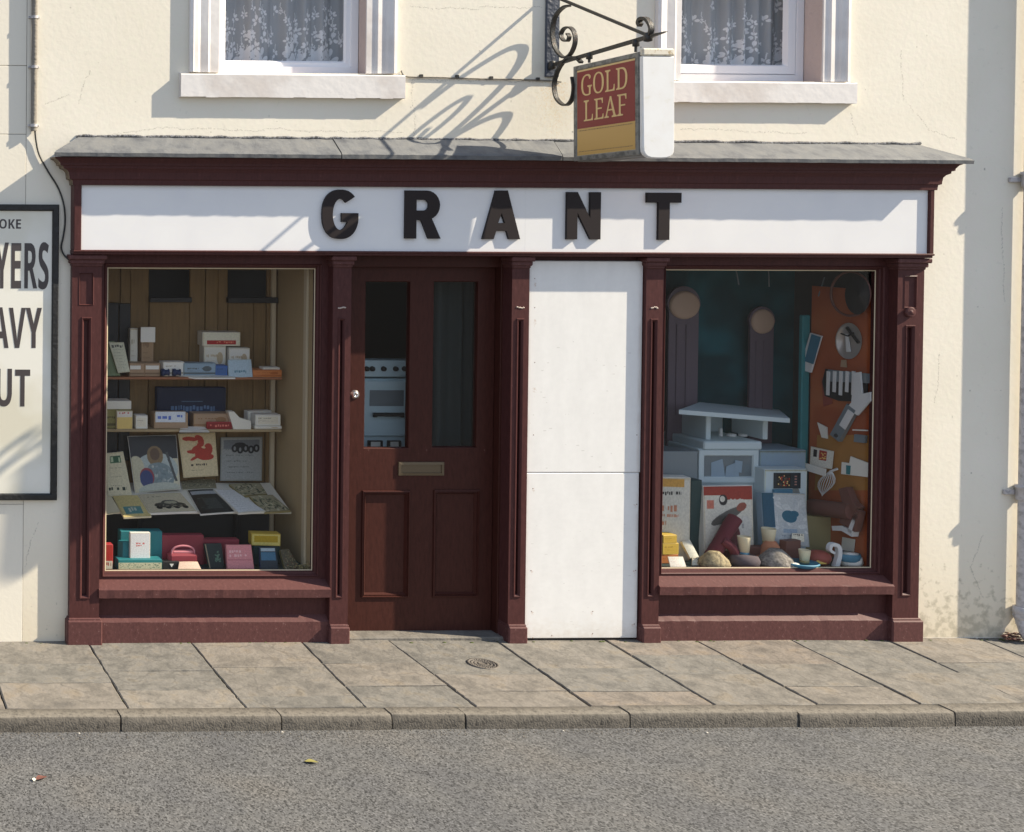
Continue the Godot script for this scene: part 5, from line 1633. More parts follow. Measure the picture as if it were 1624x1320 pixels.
func make_behind_door() -> void:
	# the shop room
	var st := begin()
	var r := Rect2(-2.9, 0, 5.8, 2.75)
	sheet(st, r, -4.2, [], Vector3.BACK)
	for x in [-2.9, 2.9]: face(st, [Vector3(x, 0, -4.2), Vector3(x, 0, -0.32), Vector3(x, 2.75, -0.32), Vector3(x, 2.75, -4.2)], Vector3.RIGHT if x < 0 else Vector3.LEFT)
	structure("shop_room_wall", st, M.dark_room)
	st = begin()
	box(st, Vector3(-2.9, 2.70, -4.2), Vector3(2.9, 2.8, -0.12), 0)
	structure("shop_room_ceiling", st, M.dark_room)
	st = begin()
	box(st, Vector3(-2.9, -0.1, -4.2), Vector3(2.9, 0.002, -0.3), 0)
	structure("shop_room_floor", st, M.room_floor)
	# pale cooker seen through the left pane of the door
	var z := -0.62
	var q := rect(573, 571, 653, 712, z)
	var ck := thing("gas_cooker", "pale blue enamel cooker with a row of knobs seen through the door's left pane", "cooker", Vector3(q.get_center().x, 0, z - 0.25))
	st = begin()
	box(st, Vector3(q.position.x, 0.03, z - 0.5), Vector3(q.end.x, ay(612, 601, z), z), 0.008)
	part("body", st, M.cooker, ck)
	st = begin()
	box(st, Vector3(q.position.x, ay(612, 598, z), z - 0.1), Vector3(q.end.x, q.end.y, z + 0.01), 0.006)
	part("control_panel", st, M.cooker, ck)
	for kx in [581, 590, 608, 627, 641, 648]:
		st = begin()
		X = Transform3D(Basis(Vector3.RIGHT, PI / 2), at(kx, 585, z + 0.011))
		lathe(st, [Vector2(0.018, 0), Vector2(0.016, 0.018), Vector2(0.006, 0.022), Vector2(0, 0.022)], 14)
		X = Transform3D()
		part("knob", st, M.black, ck)
	st = begin()
	rbox(st, rect(576, 604, 648, 692, z + 0.012), z + 0.001, z + 0.02, 0.006)
	var od := part("oven_door", st, M.cooker, ck)
	st = begin()
	rbox(st, rect(586, 619, 640, 644, z + 0.02), z + 0.0205, z + 0.024, 0.002)
	part("recess_panel", st, M.steel, od)
	st = begin()
	rbox(st, rect(592, 655, 641, 661, z + 0.045), z + 0.035, z + 0.05, 0.004)
	for kx in [595, 638]: rbox(st, rect(kx - 3, 655, kx + 3, 662, z + 0.03), z + 0.02, z + 0.036, 0.002)
	part("handle", st, M.black, od)
	for kx in [[584, 607], [615, 636]]:
		st = begin()
		rbox(st, rect(kx[0], 699, kx[1], 712, z + 0.02), z + 0.001, z + 0.025, 0.003)
		part("plate", st, M.black, ck)
		st = begin()
		rbox(st, rect(kx[0] + 4, 701, kx[1] - 4, 710, z + 0.026), z + 0.0255, z + 0.028, 0.001)
		part("plate_mark", st, M.paper, ck)
	# dark curtain behind the right pane
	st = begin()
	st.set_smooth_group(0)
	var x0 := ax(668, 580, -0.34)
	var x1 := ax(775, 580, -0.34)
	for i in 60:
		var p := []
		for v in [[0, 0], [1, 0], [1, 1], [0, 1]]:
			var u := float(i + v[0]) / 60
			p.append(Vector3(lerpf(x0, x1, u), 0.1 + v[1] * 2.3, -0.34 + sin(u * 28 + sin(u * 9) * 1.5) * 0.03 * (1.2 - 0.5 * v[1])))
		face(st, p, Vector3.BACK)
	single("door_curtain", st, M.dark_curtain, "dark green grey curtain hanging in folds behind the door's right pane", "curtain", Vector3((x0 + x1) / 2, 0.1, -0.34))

func make_right_window() -> void:
	var xl := pil(3, 1) - 0.05
	var xr := ax(1386, 700, ZG - 0.02)
	var zb := -0.95
	var fy := ay(1200, 904, -0.07)
	var top := lintel() - 0.03
	var st := begin()
	var case_ := thing("display_case", "teal curtained display case lining the right shop window", "display case", Vector3((xl + xr) / 2, fy, zb))
	box(st, Vector3(xl - 0.5, fy - 0.03, zb), Vector3(xr + 0.1, fy, -0.068), 0)
	part("floor", st, M.dark_green, case_)
	st = begin()
	box(st, Vector3(xl - 0.5, top, zb), Vector3(xr + 0.1, top + 0.03, -0.095), 0)
	box(st, Vector3(xl - 0.52, fy - 0.03, zb), Vector3(xl - 0.5, top + 0.03, -0.095), 0)
	box(st, Vector3(xr + 0.1, fy - 0.03, zb), Vector3(xr + 0.12, top + 0.03, -0.05), 0)
	part("lining", st, M.dark_room, case_)
	# teal cloth behind
	st = begin()
	st.set_smooth_group(0)
	for i in 90:
		var p := []
		for v in [[0, 0], [1, 0], [1, 1], [0, 1]]:
			var u := float(i + v[0]) / 90
			p.append(Vector3(lerpf(xl - 0.5, xr + 0.1, u), lerpf(fy, top, v[1]), zb + 0.06 + sin(u * 40 + 2 * sin(u * 11)) * 0.02))
		face(st, p, Vector3.BACK)
	part("backcloth", st, M.teal_cloth, case_)
	# orange display board on the right, angled in from the glass
	var b0 := Vector3(xr, 0, -0.09)
	var b1 := Vector3(ax(1284, 700, -0.56), 0, -0.56)
	var bn := (b0 - b1).cross(Vector3.UP).normalized()
	if bn.x > 0: bn = -bn
	var board := thing("display_board", "tall orange display board angled along the right side of the right window", "display board", Vector3((b0.x + b1.x) / 2, fy, (b0.z + b1.z) / 2))
	st = begin()
	for s in [[fy, top - 0.19, 0.0]]:
		var q := [Vector3(b1.x, s[0], b1.z), Vector3(b0.x, s[0], b0.z), Vector3(b0.x, s[1], b0.z), Vector3(b1.x, s[1], b1.z)]
		var k := q.map(func(v): return v - bn * 0.012)
		face(st, q, bn)
		face(st, k, -bn)
		for i in 4: face(st, [q[i], q[(i + 1) % 4], k[(i + 1) % 4], k[i]], (q[i] + q[(i + 1) % 4]) / 2 - (q[0] + q[2]) / 2)
	part("panel", st, M.peg, board)
	st = begin()
	box(st, Vector3(b0.x - 0.002, fy, b0.z - 0.008), Vector3(b0.x + 0.016, top, b0.z + 0.008), 0.002)
	part("edge_strip", st, M.case_post, board)
	var B := func(px: float, py: float, lift: float) -> Vector3: return on_plane(px, py, b0 + bn * lift, bn)
	var lq: Array = [B.call(1296, 690, 0.002), B.call(1381, 690, 0.002), B.call(1380, 778, 0.002), B.call(1292, 778, 0.002)]
	st = begin()
	face(st, lq, bn)
	part("amber_panel", st, M.amber, board)
	# teal post at the board's far edge
	st = begin()
	var tp := at(1279, 590, -0.57)
	box(st, Vector3(tp.x - 0.035, fy, -0.60), Vector3(tp.x + 0.02, ay(1279, 500, -0.57), -0.565), 0.006)
	single("teal_post", st, M.teal, "narrow teal post at the far edge of the orange display board", "post", Vector3(tp.x, fy, -0.58))
	# things fixed to the board: a flat shape from measured corners, of a given thickness
	var hang := func(called: String, label: String, category: String, pts: Array, lift: float, thick: float, m: Material) -> MeshInstance3D:
		var s := begin()
		var f := []
		for i in range(0, pts.size(), 2): f.append(B.call(pts[i], pts[i + 1], lift + thick))
		var k: Array = f.map(func(v): return v - bn * thick)
		var mid := Vector3()
		for v in f: mid += v / f.size()
		for i in f.size():
			var j: int = (i + 1) % f.size()
			face(s, [mid, f[i], f[j]], bn)
			face(s, [f[i], f[j], k[j], k[i]], (f[i] + f[j]) / 2 - mid)
		if called.begins_with("."):
			return part(called.substr(1), s, m, get_node(NodePath(label)))
		return single(called, s, m, label, category, mid - bn * (lift + thick))
	# round sieve at the top: a ring and a dark bowl
	var sv := thing("round_sieve", "round wooden hoop with a dark bowl hanging at the top of the orange board", "sieve", B.call(1350, 466, 0.03))
	st = begin()
	var loop := []
	for k in 33:
		var a := TAU * k / 32.0
		loop.append(B.call(1349 + cos(a) * 31, 466 + sin(a) * 35, 0.05))
	tube(st, loop, 0.008, 8, false)
	part("hoop", st, M.brown, sv)
	st = begin()
	var bowl := []
	for k in 24: bowl.append(B.call(1360 + cos(TAU * k / 24.0) * 20, 468 + sin(TAU * k / 24.0) * 31, 0.06))
	for k in 24: face(st, [B.call(1362, 468, 0.085), bowl[k], bowl[(k + 1) % 24]], bn)
	part("bowl", st, M.black, sv)
	# oval steel dish with a black handled tool in it
	var dish := thing("oval_dish", "oval steel dish holding a black handled tool, pinned high on the orange board", "dish", B.call(1346, 541, 0.0))
	st = begin()
	st.set_smooth_group(0)
	for k in 28:
		var a0 := TAU * k / 28.0
		var a1 := TAU * (k + 1) / 28.0
		var prevs := []
		for v in [[1.0, 0.004], [1.03, 0.02], [0.93, 0.018], [0.8, 0.008], [0.0, 0.006]]:
			var e0: Vector3 = B.call(1346 + cos(a0) * 20.5 * v[0], 541 + sin(a0) * 28 * v[0], v[1])
			var e1: Vector3 = B.call(1346 + cos(a1) * 20.5 * v[0], 541 + sin(a1) * 28 * v[0], v[1])
			if prevs: face(st, [prevs[0], prevs[1], e1, e0], bn)
			prevs = [e0, e1]
	part("dish_body", st, M.dish, dish)
	st = begin()
	strap(st, [B.call(1343, 519, 0.026), B.call(1362, 544, 0.026)], bn, 0.012, 0.016)
	strap(st, [B.call(1334, 529, 0.026), B.call(1345, 533, 0.026), B.call(1354, 528, 0.026)], bn, 0.008, 0.009)
	part("handle", st, M.black, dish)
	st = begin()
	strap(st, [B.call(1343, 530, 0.024), B.call(1346, 558, 0.024)], bn, 0.006, 0.018, 0.03)
	part("blade", st, M.plastic, dish)
	# set of white handled knives on a black card
	var kn := thing("knife_set", "black backed set of white handled knives pinned to the orange board", "knife set", B.call(1335, 612, 0.0))
	st = begin()
	var kp := []
	for v in [[1309, 585], [1377, 596], [1377, 634], [1352, 637], [1330, 636], [1308, 628], [1304, 606]]: kp.append(B.call(v[0], v[1], 0.012))
	for k in kp.size(): face(st, [B.call(1340, 612, 0.014), kp[k], kp[(k + 1) % kp.size()]], bn)
	part("backing_card", st, M.black, kn)
	st = begin()
	var top_q := [B.call(1313, 586, 0.02), B.call(1380, 593, 0.02), B.call(1380, 608, 0.02), B.call(1312, 605, 0.02)]
	face(st, top_q, bn)
	part("header_strip", st, M.steel, kn)
	for k in 5:
		st = begin()
		strap(st, [B.call(1314 + k * 10, 589, 0.024), B.call(1313 + k * 10, 627 - (k % 2) * 5, 0.024)], bn, 0.006, 0.022)
		part("knife_handle", st, M.plastic, kn)
	hang.call("blue_packet", "blue and white packet hanging from the far edge of the orange board", "packet", [1285, 528, 1302, 533, 1285, 591, 1268, 586], 0.02, 0.015, M.plastic)
	hang.call(".blue_window", "blue_packet", "", [1287, 530, 1302, 535, 1290, 578, 1276, 573], 0.036, 0.002, M.cyan)
	hang.call("white_tool", "white forked plastic tool pinned beside the knife set on the orange board", "tool", [1354, 592, 1364, 590, 1367, 625, 1380, 622, 1380, 636, 1360, 659, 1341, 648, 1350, 640], 0.03, 0.012, M.plastic)
	# hand torch
	var torch := thing("hand_torch", "grey hand torch pinned slantwise below the white forked tool", "torch", B.call(1338, 670, 0.0))
	st = begin()
	strap(st, [B.call(1353, 646, 0.028), B.call(1330, 688, 0.028), B.call(1326, 695, 0.028)], bn, 0.03, 0.075)
	part("barrel", st, M.steel, torch)
	st = begin()
	strap(st, [B.call(1350, 653, 0.046), B.call(1336, 678, 0.046)], bn, 0.004, 0.05)
	part("label_strip", st, M.plastic, torch)
	st = begin()
	X = Transform3D(Basis(), B.call(1326, 691, 0.045))
	lathe(st, [Vector2(0, -0.014), Vector2(0.012, -0.006), Vector2(0.012, 0.006), Vector2(0, 0.014)], 12)
	X = Transform3D()
	part("switch", st, M.black, torch)
	hang.call("white_tag", "small white tag with a dark edge at the far side below the knife set", "tag", [1296, 670, 1311, 678, 1312, 696, 1303, 694], 0.01, 0.008, M.paper)
	hang.call("grey_block", "small pale grey block on the amber patch of the board", "block", [1355, 689, 1372, 691, 1371, 703, 1354, 701], 0.006, 0.02, M.steel)
	hang.call("white_strip", "thin white strip across the upper part of the amber patch", "strip", [1352, 681, 1376, 682, 1376, 684, 1352, 683], 0.006, 0.006, M.paper)
	var im := page(96, 96, Color(0.84, 0.83, 0.8))
	bar(im, 14, 10, 16, 36, Color(0.12, 0.1, 0.14))
	bar(im, 40, 8, 32, 50, Color(0.62, 0.18, 0.12))
	for k in 12: blot(im, rng.randf_range(42, 68), rng.randf_range(12, 54), 4, 3, Color(0.85, 0.7, 0.4))
	leaflet("picture_card", "white card with black and red pictures at the far edge of the board", "card", [B.call(1286, 708, 0.02), B.call(1322, 716, 0.02), B.call(1319, 744, 0.03), B.call(1284, 740, 0.03)], 0.004, printed(im), M.paper)
	hang.call("white_ribbon", "white paper ribbon crossing in front of the black and red picture card", "ribbon", [1272, 733, 1310, 744, 1309, 756, 1267, 743], 0.05, 0.004, M.paper)
	hang.call("price_ticket", "white ticket with a teal block pinned on the amber patch of the board", "ticket", [1349, 724, 1378, 735, 1376, 757, 1334, 752, 1335, 733, 1347, 735], 0.012, 0.008, M.paper)
	hang.call(".teal_block", "price_ticket", "", [1342, 738, 1349, 739, 1348, 753, 1342, 752], 0.021, 0.002, M.teal)
	# whisk with a bundle of wires
	st = begin()
	for k in 9:
		var a := (k - 4) * 0.3
		var pts := []
		for j in 7:
			var t := j / 6.0
			pts.append(B.call(1318 - t * 14 + sin(a) * 14 * sin(t * PI), 746 + t * 38 + cos(a) * 3 * t, 0.03 + 0.02 * cos(a) * sin(t * PI)))
		tube(st, pts, 0.0022, 5)
	tube(st, [B.call(1317, 748, 0.03), B.call(1328, 744, 0.03)], 0.008, 8)
	single("wire_whisk", st, M.plastic, "pale wire whisk hanging below the white paper ribbon", "whisk", B.call(1312, 765, 0.0))
	# brown hair dryer shape: barrel, grip, white nozzle foot
	var hd := thing("brown_drill", "brown hand tool with a fat barrel, upright fin and white foot on the board", "hand tool", B.call(1325, 815, 0.0))
	st = begin()
	var axis0: Vector3 = B.call(1288, 804, 0.06)
	var axis1: Vector3 = B.call(1352, 812, 0.06)
	tube(st, [axis0, axis0.lerp(axis1, 0.15), axis0.lerp(axis1, 0.85), axis1], 0.055, 16)
	part("barrel", st, M.brown, hd)
	st = begin()
	strap(st, [B.call(1341, 774, 0.05), B.call(1350, 800, 0.05), B.call(1360, 812, 0.05)], bn, 0.05, 0.06, 0.10)
	strap(st, [B.call(1358, 806, 0.05), B.call(1348, 836, 0.05)], bn, 0.05, 0.10, 0.12)
	part("grip", st, M.brown, hd)
	st = begin()
	strap(st, [B.call(1325, 838, 0.05), B.call(1340, 838, 0.05), B.call(1357, 847, 0.05)], bn, 0.05, 0.03, 0.04)
	strap(st, [B.call(1352, 845, 0.05), B.call(1364, 812, 0.05)], bn, 0.05, 0.03, 0.02)
	part("foot", st, M.plastic, hd)
	carton("khaki_box", "tall plain khaki box standing at the foot of the orange board", "box", [1287, 820, 1326, 890], -0.40, 0.08, fy, M.khaki, -20)
	# ---- two round headed boards
	for b in [[1085, 484, 25, 23, 1062, 1109, "taller mauve grey board with a round beige head, beside the window's left pilaster"], [1209, 510, 19, 20, 1189, 1226, "shorter mauve grey board with a round beige head, in the middle of the right window"]]:
		var z := -0.80
		var c := at(b[0], b[1], z)
		var o := thing("round_headed_board", b[6], "display board", Vector3(c.x, fy, z), "round headed boards in the right window")
		var w: float = (ax(b[5], 560, z) - ax(b[4], 560, z)) / 2
		var poly := PackedVector2Array([Vector2(c.x - w, fy), Vector2(c.x + w, fy), Vector2(c.x + w, c.y - 0.03)])
		for k in 13: poly.append(Vector2(c.x + cos(PI * k / 12.0) * w * 1.12, c.y + sin(PI * k / 12.0) * w * 1.25))
		poly.append(Vector2(c.x - w, c.y - 0.03))
		st = begin()
		prism(st, poly, z - 0.02, z)
		part("panel", st, M.mauve, o)
		st = begin()
		X = Transform3D(Basis(Vector3.RIGHT, PI / 2).scaled(Vector3(1, b[3] / float(b[2]), 1)), c + Vector3(0, 0, 0.001))
		var rr: float = b[2] * 0.0044
		lathe(st, [Vector2(rr, 0), Vector2(rr * 0.96, 0.012), Vector2(rr * 0.8, 0.016), Vector2(0, 0.017)], 28)
		X = Transform3D()
		part("disc", st, M.beige, o)
		for s in [-0.4, 0.25]:
			st = begin()
			box(st, Vector3(c.x + s * w - 0.012, fy + 0.9, z + 0.001), Vector3(c.x + s * w + 0.012, c.y - 0.14, z + 0.006), 0.002)
			part("batten", st, M.mauve, o)
	# strings and rods seen against the dark at the top
	st = begin()
	for p in [[1168, 430, 1172, 452, -0.7], [1219, 430, 1220, 455, -0.7], [1298, 470, 1308, 440, -0.5]]: tube(st, [at(p[0], p[1], p[4]), at(p[2], p[3], p[4])], 0.004, 6)
	part("hanger_rod", st, M.steel, case_)
	# ---- white stove with a raised grill hood
	var z := -0.50
	var q := rect(1107, 713, 1204, 766, z)
	var ck := thing("eye_level_grill_stove", "white enamel stove with a raised sloping hood and a glazed oven in the right window", "stove", Vector3(q.get_center().x, fy, z - 0.2))
	st = begin()
	box(st, Vector3(q.position.x, fy, z - 0.40), Vector3(q.end.x, ay(1155, 712, z), z), 0.006)
	part("body", st, M.enamel_white, ck)
	st = begin()
	var hob_y := ay(1155, 700, z)
	box(st, Vector3(q.position.x + 0.03, ay(1155, 713, z), z - 0.40), Vector3(q.end.x + 0.01, hob_y, z + 0.015), 0.008)
	part("hob", st, M.enamel_white, ck)
	st = begin()
	box(st, Vector3(q.position.x + 0.06, hob_y, z - 0.40), Vector3(q.end.x + 0.02, ay(1155, 655, z - 0.4), z - 0.37), 0.006)
	part("splash_back", st, M.enamel_white, ck)
	for p in [[1117, 657, 704], [1207, 662, 706]]:
		st = begin()
		var v := at(p[0], p[2], z - 0.1)
		box(st, Vector3(v.x - 0.018, hob_y, z - 0.36), Vector3(v.x + 0.018, ay(p[0], p[1], z - 0.1), z - 0.06), 0.004)
		part("hood_bracket", st, M.enamel_white, ck)
	st = begin()
	var hl := at(1078, 645, z + 0.05)
	var hr := at(1253, 667, z + 0.05)
	var hood := [at(1110, 638, z - 0.34), at(1236, 650, z - 0.34), at(1253, 664, z + 0.06), at(1077, 650, z + 0.06)]
	var under: Array = hood.map(func(v): return v - Vector3(0, 0.03, 0))
	face(st, hood, Vector3.UP)
	face(st, under, Vector3.DOWN)
	for i in 4: face(st, [hood[i], hood[(i + 1) % 4], under[(i + 1) % 4], under[i]], (hood[i] + hood[(i + 1) % 4]) / 2 - (hood[0] + hood[2]) / 2)
	part("hood", st, M.enamel_white, ck)
	st = begin()
	rings(st, rect(1108, 714, 1203, 766, z + 0.012), [Vector2(0, z), Vector2(0.002, z + 0.014), Vector2(0.036, z + 0.014), Vector2(0.042, z + 0.004)])
	var od := part("oven_door", st, M.enamel_white, ck)
	st = begin()
	sheet(st, rect(1117, 722, 1194, 762, z + 0.004), z + 0.003)
	part("oven_window", st, M.oven_glass, od)
	for p in [[1143, 690, 0.012, 0.05], [1160, 694, 0.03, 0.014], [1178, 695, 0.028, 0.012]]:
		st = begin()
		X = Transform3D(Basis(), Vector3(ax(p[0], p[1], z - 0.2), hob_y, z - 0.2))
		lathe(st, [Vector2(p[2], 0), Vector2(p[2], p[3]), Vector2(p[2] * 0.7, p[3] + 0.004), Vector2(0, p[3] + 0.004)], 14)
		X = Transform3D()
		part("burner", st, M.plastic, ck)
	st = begin()
	for k in 3: blot_sheet(st, [[1128, 734, 1146, 728, 1150, 756, 1128, 758], [1152, 740, 1172, 732, 1172, 756, 1150, 757], [1166, 730, 1178, 732, 1176, 750, 1164, 748]][k], z + 0.006 + k * 0.002)
	part("paper_slip", st, M.sky, od)
	# ---- low boxes round it
	carton("grey_cabinet", "grey box behind the white carton at the left edge of the right window", "box", [1044, 716, 1106, 800], -0.46, 0.2, fy, M.steel, 0)
	carton("slate_blue_box", "wide grey blue box right of the stove", "box", [1204, 714, 1278, 780], -0.52, 0.25, fy, M.sky)
	var sc := rect(1212, 744, 1280, 800, -0.40)
	var setb := carton("screen_set", "white set with a dark screen of red pattern, below the grey blue box", "radio", [1212, 744, 1280, 800], -0.40, 0.1, fy, M.enamel_white)
	im = page(160, 64, Color(0.10, 0.16, 0.2))
	bar(im, 18, 6, 84, 50, Color(0.06, 0.08, 0.1))
	for k in 46: bar(im, rng.randf_range(22, 90), rng.randf_range(10, 50), 7, 6, [Color(0.7, 0.2, 0.12), Color(0.85, 0.75, 0.5), Color(0.5, 0.12, 0.1), Color(0.2, 0.24, 0.26)][rng.randi() % 4])
	for k in 4: bar(im, 124, 12 + k * 11, 14, 6, Color(0.6, 0.45, 0.42))
	st = begin()
	face(st, corners(rect(1227, 750, 1270, 775, -0.396), -0.396), Vector3.BACK, [Vector2(0, 1), Vector2(1, 1), Vector2(1, 0), Vector2(0, 0)])
	part("screen", st, printed(im, 0.3), setb)
	st = begin()
	rbox(st, rect(1226, 776, 1256, 783, -0.39), -0.398, -0.38, 0.003)
	part("front_tray", st, M.cyan, setb)
	im = page(96, 144, Color(0.80, 0.80, 0.78))
	bar(im, 0, 2, 80, 14, Color(0.78, 0.60, 0.30))
	scribble(im, 8, 24, 64, 7, Color(0.2, 0.2, 0.2), 0.3)
	scribble(im, 4, 48, 60, 12, Color(0.72, 0.5, 0.4), 0.2)
	scribble(im, 4, 64, 62, 6, Color(0.72, 0.5, 0.4), 0.2)
	scribble(im, 4, 76, 30, 10, Color(0.72, 0.5, 0.4), 0.3)
	bar(im, 0, 98, 34, 46, Color(0.28, 0.26, 0.22))
	carton("white_carton", "tall white carton with orange print at the left edge of the right window", "carton", [1040, 757, 1094, 862], -0.30, 0.09, fy, M.paper, -8, printed(im))
	carton("slate_case", "dark slanted case leaning behind the tall white carton", "case", [1092, 762, 1112, 880], -0.36, 0.12, fy, M.dark_green, 10)
	var kp2 := page(128, 160, Color(0.80, 0.79, 0.76))      # poster box: red top, a broad grey knife, handle, red cloth
	bar(kp2, 0, 0, 128, 20, Color(0.58, 0.20, 0.15))
	for k in 60: blot(kp2, 60 + k * 1.2, 20 + rng.randf_range(-2, 4), 5, 6, Color(0.58, 0.20, 0.15))
	blot(kp2, 50, 30, 11, 12, Color(0.15, 0.14, 0.14))
	blot(kp2, 48, 28, 7, 7, Color(0.82, 0.81, 0.78))
	scribble(kp2, 8, 30, 18, 24, Color(0.75, 0.45, 0.38), 0.2)
	blot(kp2, 60, 66, 46, 11, Color(0.36, 0.35, 0.34), -0.42)
	blot(kp2, 98, 46, 14, 9, Color(0.55, 0.30, 0.24), -0.42)
	blot(kp2, 62, 118, 30, 40, Color(0.34, 0.09, 0.11), 0.3)
	blot(kp2, 40, 140, 26, 24, Color(0.40, 0.12, 0.12))
	bar(kp2, 30, 106, 20, 22, Color(0.12, 0.20, 0.28))
	blot(kp2, 106, 90, 16, 24, Color(0.78, 0.77, 0.76))
	scribble(kp2, 98, 84, 16, 12, Color(0.6, 0.6, 0.6), 0.5)
	leaflet("knife_poster_box", "white and red poster box with a broad grey knife below the stove", "box", standing([1115, 771, 1193, 770, 1196, 886, 1117, 886], -0.36, -0.30), 0.05, printed(kp2), M.paper)
	im = page(128, 160, Color(0.70, 0.72, 0.74))
	bar(im, 0, 0, 34, 104, Color(0.10, 0.30, 0.40))
	for k in 50: blot(im, rng.randf_range(34, 124), rng.randf_range(6, 150), rng.randf_range(4, 16), rng.randf_range(2, 7), Color(0.66, 0.69, 0.72).lerp(Color(0.80, 0.81, 0.82), rng.randf()), rng.randf() * 3)
	blot(im, 76, 70, 22, 18, Color(0.12, 0.36, 0.46), 0.4)
	blot(im, 90, 62, 14, 10, Color(0.12, 0.36, 0.46))
	bar(im, 56, 108, 40, 12, Color(0.55, 0.62, 0.70))
	scribble(im, 50, 126, 60, 6, Color(0.55, 0.58, 0.62), 0.3)
	leaflet("crumpled_bag", "pale crumpled paper bag with a teal stripe and patch in the right window", "bag", standing([1207, 781, 1277, 783, 1284, 868, 1212, 866], -0.36, -0.28), 0.05, printed(im), M.sky)
	# ---- small things along the front
	for b in [[1050, 849, 1074, 862, "upper"], [1049, 862, 1077, 880, "lower"]]:
		var y := rect(b[0], b[1], b[2], b[3], -0.22).position.y
		carton("yellow_block", "%s yellow packet of the little stack at the window's left edge" % b[4], "packet", b.slice(0, 4), -0.22, 0.08, y, M.yellow, 5)
	carton("orange_block", "orange packet at the foot of the little yellow stack", "packet", [1047, 880, 1076, 904], -0.22, 0.09, fy, M.orange)
	im = text_page(64, 48, Color(0.86, 0.85, 0.83), Color(0.7, 0.35, 0.3), 3)
	leaflet("white_price_card", "white card with faint red print at the front left corner of the window", "card", standing([1059, 883, 1083, 883, 1090, 903, 1064, 903], -0.13, -0.10), 0.003, printed(im), M.paper)
	im = text_page(48, 96, Color(0.78, 0.78, 0.74), Color(0.4, 0.4, 0.4), 4)
	leaflet("slim_packet", "slim white packet leaning on the dark slanted case", "packet", standing([1081, 859, 1094, 856, 1109, 884, 1095, 886], -0.26, -0.2), 0.02, printed(im), M.card)
	# moulded lumps: soft toys, balls, pouches
	var lump := func(called: String, label: String, category: String, r: Array, z0: float, m: Material, prof: Array) -> Node3D:
		var rr := rect(r[0], r[1], r[2], r[3], z0)
		var yb := fy if r[3] > 896 else rr.position.y
		var o := thing(called, label, category, Vector3(rr.get_center().x, yb, z0))
		var s := begin()
		X = Transform3D(Basis.from_scale(Vector3(rr.size.x / 2, rr.end.y - yb, rr.size.x / 2.4)), Vector3(rr.get_center().x, yb, z0))
		lathe(s, prof, 22)
		X = Transform3D()
		part("body", s, m, o)
		return o
	var round_ := [Vector2(0, 0), Vector2(0.55, 0.02), Vector2(0.86, 0.2), Vector2(1, 0.48), Vector2(0.9, 0.76), Vector2(0.55, 0.96), Vector2(0, 1)]
	var pouch := [Vector2(0, 0), Vector2(0.9, 0.01), Vector2(1.0, 0.18), Vector2(0.86, 0.5), Vector2(0.5, 0.85), Vector2(0.35, 1.0), Vector2(0, 0.98)]
	lump.call("yellow_pouch", "round yellow and white pouch at the front, below the knife poster box", "pouch", [1109, 875, 1156, 904], -0.15, M.cream_dim, pouch)
	lump.call("tartan_cushion", "low dark plaid cushion at the front of the right window", "cushion", [1160, 880, 1203, 904], -0.16, M.plaid, [Vector2(0, 0), Vector2(0.9, 0.05), Vector2(1, 0.5), Vector2(0.85, 0.9), Vector2(0, 1)])
	lump.call("orange_hat", "orange brown felt hat in the middle of the right window's floor", "hat", [1197, 857, 1247, 886], -0.24, M.beige_orange, [Vector2(0, 0), Vector2(1, 0.02), Vector2(0.98, 0.12), Vector2(0.6, 0.2), Vector2(0.5, 0.7), Vector2(0.3, 0.95), Vector2(0, 0.98)])
	lump.call("cream_pouch", "cream cloth pouch in front of the orange brown hat", "pouch", [1204, 871, 1257, 904], -0.15, M.cloth, pouch)
	var bd := lump.call("blue_dish", "blue and white dish lying in front of the red ball", "dish", [1243, 891, 1296, 904], -0.11, M.cyan, [Vector2(0, 0), Vector2(0.6, 0.02), Vector2(1, 0.8), Vector2(0.96, 1), Vector2(0.6, 0.5), Vector2(0, 0.4)])
	st = begin()
	X = Transform3D(Basis.from_scale(Vector3(0.05, 0.03, 0.04)), Vector3(ax(1255, 898, -0.1), fy + 0.012, -0.10))
	lathe(st, round_, 14)
	X = Transform3D()
	part("white_knob", st, M.paper, bd)
	lump.call("red_ball", "dull red ball on the window floor, beside the blue and white jug", "ball", [1280, 873, 1316, 904], -0.18, M.red_dull, round_)
	var jug := lump.call("striped_jug", "white jug with a blue band and a curled handle at the window's right corner", "jug", [1332, 877, 1366, 904], -0.16, M.paper, [Vector2(0, 0), Vector2(0.8, 0), Vector2(1, 0.3), Vector2(0.9, 0.7), Vector2(0.6, 0.95), Vector2(0.62, 1.0), Vector2(0, 1.0)])
	st = begin()
	X = Transform3D(Basis.from_scale(Vector3(0.072, 0.05, 0.062)), Vector3(ax(1345, 890, -0.16), fy + 0.035, -0.16))
	lathe(st, [Vector2(0.93, 0), Vector2(1.02, 0.3), Vector2(1.02, 0.7), Vector2(0.95, 1)], 22)
	X = Transform3D()
	part("blue_band", st, M.cyan, jug)
	st = begin()
	strap(st, smooth_path([at(1324, 902, -0.14), at(1330, 880, -0.14), at(1328, 866, -0.14), at(1318, 864, -0.14), at(1315, 872, -0.14), at(1322, 877, -0.14)]), Vector3.BACK, 0.03, 0.03, 0.015)
	part("handle", st, M.plastic, jug)
	# a reclining rag doll in maroon: torso, arm, cuff; and the mugs round it
	st = begin()
	tube(st, smooth_path([at(1128, 884, -0.24), at(1142, 862, -0.25), at(1158, 834, -0.26), at(1166, 822, -0.27)]), 0.045, 12)
	tube(st, smooth_path([at(1146, 858, -0.22), at(1160, 868, -0.2), at(1166, 878, -0.2)]), 0.03, 10)
